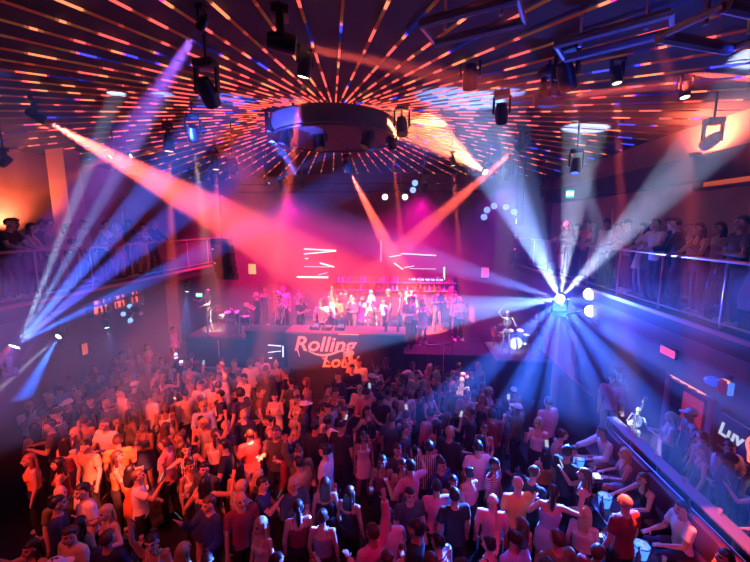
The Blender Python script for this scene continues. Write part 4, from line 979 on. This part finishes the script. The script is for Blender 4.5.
for i, (x, y) in enumerate(TABLES):
    w_ = ('middle', 'farthest', 'nearest')[i]; low_table('low dark booth table, the %s of three along the barrier' % w_, (x, y, .3)); z = .3+.50
    t = thing('ice_bucket', 'blue lit ice bucket on the %s booth table' % w_, 'ice bucket', (x-.08, y+.14, z)); 
    MB().lathe([(.085, 0), (.115, .2), (.12, .2), (.11, .19), (.08, .01)], n=20).build('bucket', mat('bucket_lit', (.1, .3, .8), .2, emit=(.06, .25, 1), es=1.6), t); MB().torus((0, 0, .2), .117, .008, None, 20, 6).build('rim', chrome, t)
    s = MB()
    for k in range(9): s.bbox((rnd.uniform(-.06, .06), rnd.uniform(-.06, .06), .19+rnd.uniform(-.01, .02)), (.03, .03, .03), .005, Euler((k, k*2, k*3)).to_matrix())
    o = s.build('ice', mat('ice', (.8, .9, 1), .1, emit=(.3, .55, 1), es=.6), t); o['kind'] = 'stuff'
    t = thing('light_tray', 'white glowing tray on the %s booth table' % w_, 'tray', (x+.08, y-.17, z)); MB().bbox((0, 0, .015), (.30, .22, .03), .008).build('tray_rim', chrome, t); MB().box((0, 0, .033), (.26, .18, .006)).build('glowing_face', glow('tray', (.75, .85, 1), 1.6), t)
    t = thing('bottle', 'tall bottle beside the ice bucket on the %s booth table' % w_, 'bottle', (x-.2, y-.0, z)); MB().lathe(bprof, n=14).build('glass', bcols[3], t); MB().lathe([(.016, .245), (.016, .28), (0, .28)], n=10).build('bottle_cap', chrome, t)
    for k in range(3):
        t = thing('drink_glass', 'small glass on the %s booth table, %s' % (w_, ('by its near edge', 'by its far edge', 'at its barrier side')[k]), 'glass', (x+(.0, .1, .2)[k], y+(-.32, .31, .05)[k], z)); MB().lathe([(.025, 0), (.034, .1), (.031, .1), (.023, .008), (0, .008)], n=14).build('tumbler', mat('glass_clear', (.85, .85, .9), .03, alpha=.35), t); MB().lathe([(0, .01), (.024, .01), (.03, .07), (0, .07)], n=12).build('drink', mat('drink_amber', (.6, .25, .08), .1), t)
for i in range(5):
    y = 4.9+i*.75; t = thing('drink_glass', 'glass standing on the barrier ledge, %s from its near end' % ('first', 'second', 'third', 'fourth', 'fifth')[i], 'glass', (4.94, y, 1.33)); MB().lathe([(.025, 0), (.034, .1), (.031, .1), (.023, .008), (0, .008)], n=14).build('tumbler', MATS['glass_clear'], t); MB().lathe([(0, .01), (.024, .01), (.03, .07), (0, .07)], n=12).build('drink', MATS['drink_amber'], t)
# ------------------------------------------------------------------ everybody
_sph = {}
def spheres(pose, sex):
    if (pose, sex) not in _sph:
        J, k = joints(pose, sex); out = []
        def seg(a, b, n, r):
            for i in range(n): out.append((*a.lerp(b, i/(n-1)), r))
        seg(J['pelvis'], J['shoulder'], 5, .135); seg(J['neck'], J['head'], 2, .10)
        for s in 'RL':
            seg(J['sh'+s], J['el'+s], 4, .06); seg(J['el'+s], J['ha'+s]+J['fa'+s]*.06, 5, .05); seg(J['hip'+s], J['kn'+s], 4, .08); seg(J['kn'+s], J['an'+s], 4, .065)
        for s in (-1, 1): out.append((s*.09, 0, J['pelvis'].z, .12)); out.append((s*.10, 0, J['chest'].z, .12))
        _sph[pose, sex] = np.array(out)
    return _sph[pose, sex]
PLACED = []
def fits(p, face, sex, pose, size, slack=0.0):
    S_ = spheres(pose, sex); c, s = math.cos(R(face)), math.sin(R(face))
    W_ = np.empty_like(S_); W_[:, 0] = (S_[:, 0]*c-S_[:, 1]*s)*size+p[0]; W_[:, 1] = (S_[:, 0]*s+S_[:, 1]*c)*size+p[1]; W_[:, 2] = S_[:, 2]*size+p[2]; W_[:, 3] = S_[:, 3]*size
    for q, Q in PLACED:
        if (q[0]-p[0])**2+(q[1]-p[1])**2 > 2.2: continue
        d2 = ((W_[:, None, :3]-Q[None, :, :3])**2).sum(-1); rr = (W_[:, None, 3]+Q[None, :, 3]-slack)
        if (d2 < np.maximum(rr, 0)**2).any(): return None
    return W_
HN = {'short': 'short %s hair', 'crop': 'cropped %s hair', 'quiff': 'swept-up %s hair', 'curly': 'curly %s hair', 'afro': 'round %s afro', 'long': 'long %s hair', 'wavy': 'wavy %s hair', 'fringe': '%s fringe', 'bun': '%s top bun', 'ponytail': '%s ponytail', 'bald': 'bald head', 'cap': '%s cap'}
TN = {'tee': '%s t-shirt', 'shirt': '%s shirt', 'tank': '%s tank top', 'dress': '%s dress'}
PN = {'standing': 'arms down', 'clapping': 'clapping', 'one_up': 'arm raised', 'both_up': 'arms raised', 'phone': 'with phone', 'drink': 'with drink', 'dancing': 'dancing', 'folded': 'arms folded', 'leaning': 'leaning', 'seated': 'seated', 'reaching': 'reaching out'}
USED = set()
def zone(p, where):
    if where: return where
    px, py = pix((p[0], p[1], p[2]+1.5))
    row = 'stage side' if p[1] > 9.6 else ('mid floor' if p[1] > 6.6 else 'floor edge')
    col = 'by left balcony' if p[0] < -5.2 else ('left of banner' if px < 285 else ('below banner' if px < 400 else 'towards booths'))
    return row+', '+col
def heading_word(face):
    f = (face+180) % 360-180
    return 'facing the stage' if abs(f) < 50 else ('facing left' if 50 <= f < 130 else ('facing right' if -130 < f <= -50 else 'facing away from stage'))
PHONE = {}
def give(pose, J, t, sex, lab):
    M_ = Matrix.LocRotScale(t.location, t.rotation_euler, t.scale); d = J['faR']
    if pose == 'phone':
        c = M_ @ (J['haR']+d*.05+V((0, -.045 if d.z > .5 else 0, .03)))
        o = thing('smartphone', 'phone held by %s' % lab, 'phone', c, t.rotation_euler.z); o.rotation_euler = (R(-25), 0, t.rotation_euler.z)
        MB().bbox((0, 0, 0), (.075, .009, .15), .004).build('phone_body', black, o); MB().box((0, -.0055, 0), (.066, .002, .138)).build('screen', glow('phone_screen', (.7, .8, 1), .7), o)
    elif pose == 'drink':
        c = M_ @ (J['haR']+V((0, .035, .02)))
        o = thing('drink_glass', 'glass held by %s' % lab, 'glass', c); MB().lathe([(.025, -.05), (.034, .06), (.031, .06), (.023, -.042), (0, -.042)], n=12).build('tumbler', MATS['glass_clear'], o); MB().lathe([(0, -.04), (.024, -.04), (.03, .03), (0, .03)], n=12).build('drink', MATS['drink_amber'], o)
COUNT = 0
def put(p, face, sex, pose, top, col, hair, hcol, skin, group, where=None, trousers=None, size=None, force=False, slack=.03, shoes=None):
    global COUNT
    size = size or rnd.uniform(.95, 1.05)
    W_ = fits(p, face, sex, pose, size, slack)
    if W_ is None:
        if not force: return None
        for k in range(40):                       # nudge until nobody is in the way
            q = (p[0]+rnd.uniform(-.06, .06)*(1+k*.12), p[1]+rnd.uniform(-.06, .06)*(1+k*.12), p[2]); W_ = fits(q, face, sex, pose, size, slack+.02)
            if W_ is not None: p = q; break
        if W_ is None: return None
    hc = hcol if hair != 'cap' else ('black' if hcol != 'black' else 'white')
    hn = HN[hair] % hc if '%s' in HN[hair] else HN[hair]
    z_ = zone(p, where); key = (hn, TN[top] % col, PN[pose], z_)
    lab = '%s, %s, %s' % (hn, TN[top] % col, PN[pose])
    k2 = key; full = 'person with %s, %s' % (lab, z_)
    if k2 in USED:
        return None
    USED.add(k2)
    t, J = person(p, face, sex, pose, top, col, hair, hcol, skin, full, group, trousers, size, shoes=shoes)
    short = 'person, %s, %s, %s' % (hn, TN[top] % col, z_)
    give(pose, J, t, sex, short)
    PLACED.append((p, W_)); COUNT += 1
    return t
def look(sex, dark=.6):
    if sex == 'm':
        hair = rnd.choice(['short', 'short', 'crop', 'quiff', 'curly', 'afro', 'bald', 'cap', 'bun', 'short']); top = rnd.choice(['tee', 'tee', 'shirt'])
    else:
        hair = rnd.choice(['long', 'long', 'wavy', 'wavy', 'fringe', 'bun', 'ponytail']); top = rnd.choice(['tank', 'tank', 'dress', 'dress'])
    hcol = rnd.choice(['black', 'black', 'black', 'brown', 'brown', 'blonde', 'red']) if sex == 'f' else rnd.choice(['black', 'black', 'black', 'brown', 'brown', 'blonde'])
    col = rnd.choice(['black', 'black', 'charcoal', 'navy', 'dark red', 'olive']) if rnd.random() < dark else rnd.choice(['white', 'white', 'cream', 'grey', 'pink', 'tan', 'light blue', 'orange', 'striped', 'hooped', 'checked', 'white'])
    return top, col, hair, hcol, rnd.choice([0, 0, 1, 1, 2, 4, 3])
FLOOR_G, STAGE_G, BAL_G, BOOTH_G, AISLE_G = 'crowd on the dance floor', 'people on the stage', 'people along the balconies', 'people in the booths', 'people in the aisle behind the barrier'
def hp(px, py, z=0.0, h=1.60): q = at_z(px, py, z+h); return (q.x, q.y, z)
# people the photo shows clearly: head pixel, then how they look
HERO = [
 ((70, 380), 150, 'm', 'standing', 'shirt', 'striped', 'short', 'black', 3), ((68, 405), 165, 'm', 'folded', 'tee', 'black', 'cap', 'black', 1),
 ((107, 428), 175, 'm', 'clapping', 'tee', 'white', 'crop', 'brown', 0), ((123, 395), 150, 'm', 'standing', 'tee', 'cream', 'short', 'black', 0), ((85, 400), 190, 'm', 'clapping', 'shirt', 'black', 'short', 'brown', 0),
 ((88, 430), 170, 'f', 'standing', 'tank', 'white', 'wavy', 'blonde', 4), ((137, 474), -60, 'm', 'phone', 'tee', 'white', 'short', 'brown', 1), ((72, 532), 170, 'm', 'standing', 'tee', 'cream', 'quiff', 'brown', 0), ((94, 512), 160, 'f', 'dancing', 'tank', 'cream', 'wavy', 'blonde', 4),
 ((154, 538), 200, 'f', 'one_up', 'tank', 'white', 'bun', 'black', 0), ((40, 538), 170, 'f', 'dancing', 'tank', 'black', 'long', 'black', 0), ((60, 460), 120, 'f', 'standing', 'dress', 'dark red', 'long', 'black', 0),
 ((275, 392), 185, 'f', 'clapping', 'dress', 'white', 'bun', 'black', 4), ((298, 396), 175, 'f', 'clapping', 'tank', 'cream', 'long', 'brown', 0), ((336, 392), 170, 'm', 'standing', 'tee', 'tan', 'short', 'black', 1), ((352, 372), 180, 'm', 'folded', 'shirt', 'black', 'short', 'black', 0),
 ((150, 400), -20, 'm', 'standing', 'tee', 'white', 'short', 'black', 0), ((185, 395), 60, 'm', 'drink', 'shirt', 'cream', 'short', 'black', 1), ((200, 385), 200, 'm', 'clapping', 'shirt', 'white', 'quiff', 'black', 0), ((220, 378), 175, 'm', 'standing', 'tee', 'white', 'short', 'brown', 0), ((245, 380), 150, 'm', 'clapping', 'shirt', 'white', 'short', 'black', 1),
 ((388, 396), 25, 'm', 'drink', 'shirt', 'cream', 'short', 'black', 1), ((403, 396), 15, 'm', 'standing', 'tee', 'white', 'short', 'brown', 0), ((360, 365), 165, 'm', 'one_up', 'shirt', 'cream', 'short', 'black', 1), ((376, 368), 190, 'f', 'clapping', 'tank', 'white', 'wavy', 'brown', 4),
 ((429, 452), 5, 'm', 'drink', 'shirt', 'striped', 'short', 'black', 1), ((414, 470), 40, 'm', 'dancing', 'tee', 'pink', 'short', 'black', 0), ((437, 488), 10, 'm', 'standing', 'tee', 'pink', 'crop', 'black', 1), ((470, 468), 30, 'f', 'standing', 'tank', 'pink', 'bun', 'black', 0), ((478, 452), 10, 'm', 'standing', 'tee', 'white', 'short', 'black', 0),
 ((388, 520), 5, 'm', 'standing', 'tee', 'white', 'short', 'black', 1), ((322, 516), 0, 'f', 'standing', 'tank', 'grey', 'bun', 'brown', 0), ((325, 482), 10, 'f', 'drink', 'tank', 'black', 'long', 'brown', 0), ((262, 522), 150, 'f', 'standing', 'dress', 'cream', 'long', 'blonde', 0), ((300, 465), 60, 'm', 'standing', 'tee', 'tan', 'short', 'black', 1),
 ((205, 465), 170, 'm', 'drink', 'shirt', 'charcoal', 'quiff', 'black', 0), ((225, 450), 100, 'm', 'dancing', 'tee', 'black', 'short', 'black', 1), ((210, 505), 150, 'm', 'phone', 'shirt', 'navy', 'short', 'brown', 0), ((455, 500), 15, 'm', 'standing', 'tee', 'black', 'short', 'black', 0),
 ((493, 500), -10, 'm', 'standing', 'tee', 'pink', 'bald', 'black', 4), ((518, 488), 10, 'm', 'drink', 'tee', 'orange', 'bald', 'black', 0), ((490, 540), 40, 'f', 'one_up', 'tank', 'black', 'bun', 'black', 4), ((345, 410), 180, 'm', 'standing', 'tee', 'black', 'short', 'black', 0),
]
for hpx, face, *rest in HERO: put(hp(*hpx), face, *rest, FLOOR_G, force=True)
# booths: those standing and those seated on the benches
ZB = .3
BH = [(hp(549, 404, ZB), 20, 'm', 'standing', 'tee', 'pink', 'short', 'black', 0, 'at far booth end', DENIM), (hp(539, 420, ZB), 150, 'f', 'phone', 'tank', 'white', 'long', 'blonde', 4, 'at far booth end', None),
      ((3.15, 5.0, ZB), 20, 'm', 'standing', 'tee', 'dark red', 'bald', 'black', 0, 'at near booth corner', None), ((2.75, 5.2, ZB*0), -35, 'f', 'standing', 'tank', 'cream', 'long', 'blonde', 4, 'at near booth corner', None),
      (hp(586, 472, ZB), 60, 'f', 'phone', 'dress', 'black', 'long', 'brown', 0, 'beside booth tables', None), (hp(570, 455, ZB), -60, 'm', 'drink', 'tee', 'black', 'short', 'black', 1, 'beside booth tables', None), (hp(552, 490, ZB), -20, 'f', 'dancing', 'dress', 'light blue', 'ponytail', 'black', 0, 'beside booth tables', None)]
for p, face, sex, pose, top, col, hair, hc, sk, w_, tr in BH: put(p, face, sex, pose, top, col, hair, hc, sk, BOOTH_G, w_, tr, 1.0, True)
ST = [((4.38, 5.55, ZB-.02), 90, 'm', 'seated', 'tee', 'white', 'short', 'black', 0, 'by nearest booth tray', DENIM), ((4.38, 6.35, ZB-.02), 95, 'f', 'reaching', 'tank', 'black', 'wavy', 'brown', 4, 'by middle booth tray', DARKT), ((4.38, 7.05, ZB-.02), 80, 'f', 'seated', 'dress', 'grey', 'long', 'blonde', 4, 'by middle booth tray', None),
      ((4.38, 7.75, ZB-.02), 95, 'm', 'reaching', 'shirt', 'white', 'quiff', 'brown', 0, 'near skeleton guitarist', KHAKI), ((4.38, 4.75, ZB-.02), 85, 'f', 'seated', 'dress', 'dark red', 'long', 'black', 1, 'on nearest bench end', None),
      ((3.22, 7.05, ZB-.02), -90, 'f', 'seated', 'dress', 'orange', 'wavy', 'black', 0, 'on inner booth bench', None), ((3.22, 7.65, ZB-.02), -85, 'f', 'reaching', 'tank', 'cream', 'bun', 'brown', 4, 'on inner booth bench', KHAKI)]
for p, face, sex, pose, top, col, hair, hc, sk, w_, tr in ST: put(p, face, sex, pose, top, col, hair, hc, sk, BOOTH_G, w_, tr, 1.0, True, .06, SHOEW)
# man behind the guitarist, then the aisle
put((5.22, 9.35, ZB), 165, 'm', 'standing', 'tee', 'pink', 'short', 'black', 1, AISLE_G, 'behind skeleton guitarist', KHAKI, 1.05, True)
n = 0
for k in range(400):
    p = (rnd.uniform(5.38, 5.85), rnd.uniform(4.4, 10.2), ZB); sex = 'm' if rnd.random() < .6 else 'f'
    if (Vector((p[0], p[1], 0))-guitarist).length < .75 or (p[1] < guitarist.y and (Vector((p[0], p[1], 0))-guitarist*.85).length < .9): continue
    pose = rnd.choice(['standing', 'drink', 'standing', 'clapping', 'drink', 'phone', 'folded']); l = look(sex, .35)
    if put(p, rnd.gauss(60, 60), sex, pose, *l, AISLE_G, 'in aisle behind barrier'): n += 1
    if n >= 16: break
# balconies
for i, (px, dx, sex, pose, top, col, hair, hc, sk, f) in enumerate(((684, .25, 'm', 'leaning', 'shirt', 'black', 'short', 'black', 0, 60), (661, .25, 'm', 'leaning', 'tee', 'white', 'crop', 'brown', 4, 100), (707, .25, 'f', 'leaning', 'tank', 'black', 'long', 'black', 1, 90), (722, .7, 'f', 'standing', 'dress', 'pink', 'long', 'brown', 0, 80), (743, .25, 'm', 'folded', 'tee', 'charcoal', 'short', 'black', 1, 80),
     (645, .3, 'f', 'drink', 'dress', 'cream', 'wavy', 'black', 0, 70), (632, .3, 'm', 'leaning', 'tee', 'grey', 'cap', 'brown', 1, 95), (620, .3, 'f', 'one_up', 'tank', 'pink', 'bun', 'black', 0, 90), (608, .3, 'm', 'standing', 'shirt', 'white', 'curly', 'black', 2, 100), (597, .3, 'f', 'leaning', 'dress', 'tan', 'long', 'blonde', 4, 90),
     (588, .3, 'm', 'phone', 'tee', 'orange', 'short', 'black', 1, 95), (579, .3, 'f', 'clapping', 'tank', 'white', 'fringe', 'black', 0, 100), (571, .3, 'm', 'leaning', 'shirt', 'cream', 'bald', 'black', 0, 90), (564, .35, 'f', 'standing', 'dress', 'dark red', 'wavy', 'brown', 0, 95), (671, .85, 'm', 'standing', 'tee', 'navy', 'quiff', 'black', 2, 75), (692, .95, 'f', 'drink', 'dress', 'white', 'ponytail', 'black', 1, 70))):
    q = at_x(px, 222, ER+.12+dx+.1); put((ER+.12+dx+.1, q.y, BZ), f, sex, pose, top, col, hair, hc, sk, BAL_G, 'behind right railing', None, 1.0, True)
for i, (px, dx, sex, pose, top, col, hair, hc, sk, f) in enumerate(((3, .3, 'm', 'leaning', 'tee', 'black', 'short', 'black', 1, -80), (22, .3, 'f', 'leaning', 'tank', 'dark red', 'long', 'black', 1, -60), (34, .3, 'f', 'clapping', 'dress', 'charcoal', 'wavy', 'black', 0, -70), (49, .3, 'm', 'phone', 'tee', 'tan', 'crop', 'brown', 0, -50), (41, .9, 'm', 'standing', 'shirt', 'black', 'short', 'black', 1, -80), (14, .9, 'm', 'drink', 'shirt', 'grey', 'curly', 'black', 2, -90),
     (100, .3, 'm', 'leaning', 'tee', 'white', 'short', 'brown', 0, -70), (115, .3, 'f', 'standing', 'dress', 'pink', 'long', 'blonde', 4, -80), (128, .3, 'm', 'one_up', 'tee', 'charcoal', 'afro', 'black', 3, -85), (139, .3, 'f', 'leaning', 'dress', 'white', 'bun', 'brown', 0, -95), (148, .3, 'm', 'leaning', 'shirt', 'navy', 'short', 'blonde', 0, -90), (64, .35, 'f', 'drink', 'tank', 'black', 'ponytail', 'brown', 0, -80), (82, .9, 'm', 'standing', 'shirt', 'cream', 'cap', 'brown', 1, -75))):
    x = EL-.12-dx-.1; q = at_x(px, 224, x); put((x, q.y, BZ), f, sex, pose, top, col, hair, hc, sk, BAL_G, 'behind left railing', None, 1.0, True)
# the stage: a DJ, then friends behind the desk
SZ = 1.5
put((at_y(322, 300, 12.75).x, 12.8, SZ), 180, 'm', 'leaning', 'tee', 'white', 'cap', 'brown', 1, STAGE_G, 'at decks behind banner', None, 1.0, True)
n = 0
for k in range(600):
    y = rnd.uniform(12.9, 15.8); p = (at_y(rnd.uniform(255, 462), 300, y).x, y, SZ); sex = 'm' if rnd.random() < .55 else 'f'
    if not (-5.9 < p[0] < 2.6): continue
    pose = rnd.choice(['standing', 'drink', 'clapping', 'drink', 'phone', 'standing', 'dancing', 'one_up' if rnd.random() < .5 else 'folded']); l = look(sex, .55)
    if put(p, rnd.gauss(180, 50), sex, pose, *l, STAGE_G, 'on stage behind desk'): n += 1
    if n >= 33: break
# under the left balcony, a few
for k, (px, py, sex, pose, top, col, hair, hc, sk, f) in enumerate(((163, 330, 'm', 'standing', 'tee', 'white', 'short', 'black', 0, -80), (146, 345, 'f', 'dancing', 'tank', 'pink', 'long', 'black', 0, -90), (120, 350, 'f', 'drink', 'dress', 'dark red', 'wavy', 'brown', 0, -40), (152, 372, 'm', 'leaning', 'shirt', 'cream', 'short', 'black', 1, -60), (167, 372, 'm', 'standing', 'tee', 'charcoal', 'short', 'black', 1, 180), (186, 362, 'm', 'phone', 'shirt', 'black', 'short', 'black', 0, 190))):
    p = hp(px, py); p = (max(p[0], -9.3), *p[1:]); put(p, f, sex, pose, top, col, hair, hc, sk, FLOOR_G, 'by the left bar', None, 1.0, True)
# the rest of the dance floor
cand = []
sx_, sy_ = .475, .43
for j in range(42):
    for i in range(62):
        x = -9.4+i*sx_+(j % 2)*sx_/2; y = 3.7+j*sy_
        if x > 2.75 or y > 11.25: continue
        if y > 9.5 and x > 2.4: continue
        if x < -9.2: continue
        if pl.x-.2 < x < pr.x+.2 and y > LY-.4: continue
        hx, hy = pix((x, y, 1.6))
        if not (28 < hx < 760 and 340 < hy < 575): continue
        if hx < 60-(hy-420)*.1 and hy > 420 and rnd.random() < .5: continue
        if 283 < hx < 350 and hy < 373: continue
        if 495 < hx < 532 and 425 < hy < 480: continue
        cand.append((x+rnd.uniform(-.09, .09), y+rnd.uniform(-.09, .09)))
rnd.shuffle(cand)
for x, y in cand:
    if COUNT >= 322: break
    if (Vector((x, y, 0))-skull_pos).length < .45: continue
    px_, py_ = pix((x, y, 1.5)); lit = (90 < px_ < 330 and py_ < 470)
    for tries in range(6):
        sex = 'm' if rnd.random() < .55 else 'f'; pose = rnd.choice(['standing', 'standing', 'drink', 'clapping', 'standing', 'dancing', 'phone', 'folded', 'drink', 'one_up' if rnd.random() < .4 else 'standing'] if tries < 2 else ['standing', 'folded', 'drink', 'standing', 'clapping', 'standing'])
        face = rnd.gauss(0, 40) if rnd.random() < (.5 if py_ < 470 else .6) else rnd.gauss(180, 60)
        if put((x+rnd.uniform(-.06, .06), y+rnd.uniform(-.06, .06), 0), face, sex, pose, *look(sex, .55 if lit else .75), FLOOR_G, slack=.05): break
print('PEOPLE', COUNT, 'candidates', len(cand))
# ------------------------------------------------------------------ render look
w = bpy.data.worlds.new('world'); sc.world = w; w.use_nodes = True
w.node_tree.nodes['Background'].inputs['Color'].default_value = (0, 0, 0, 1)
sc.view_settings.view_transform = 'Standard'; sc.view_settings.look = 'None'; sc.view_settings.gamma = 1; sc.view_settings.use_curve_mapping = False
sc.view_settings.exposure = -.12
sc.cycles.max_bounces = 4; sc.cycles.diffuse_bounces = 2; sc.cycles.glossy_bounces = 2; sc.cycles.transparent_max_bounces = 8; sc.cycles.volume_bounces = 0
sc.cycles.use_denoising = True; sc.cycles.use_light_tree = True; sc.cycles.sample_clamp_indirect = 3; sc.cycles.sample_clamp_direct = 0
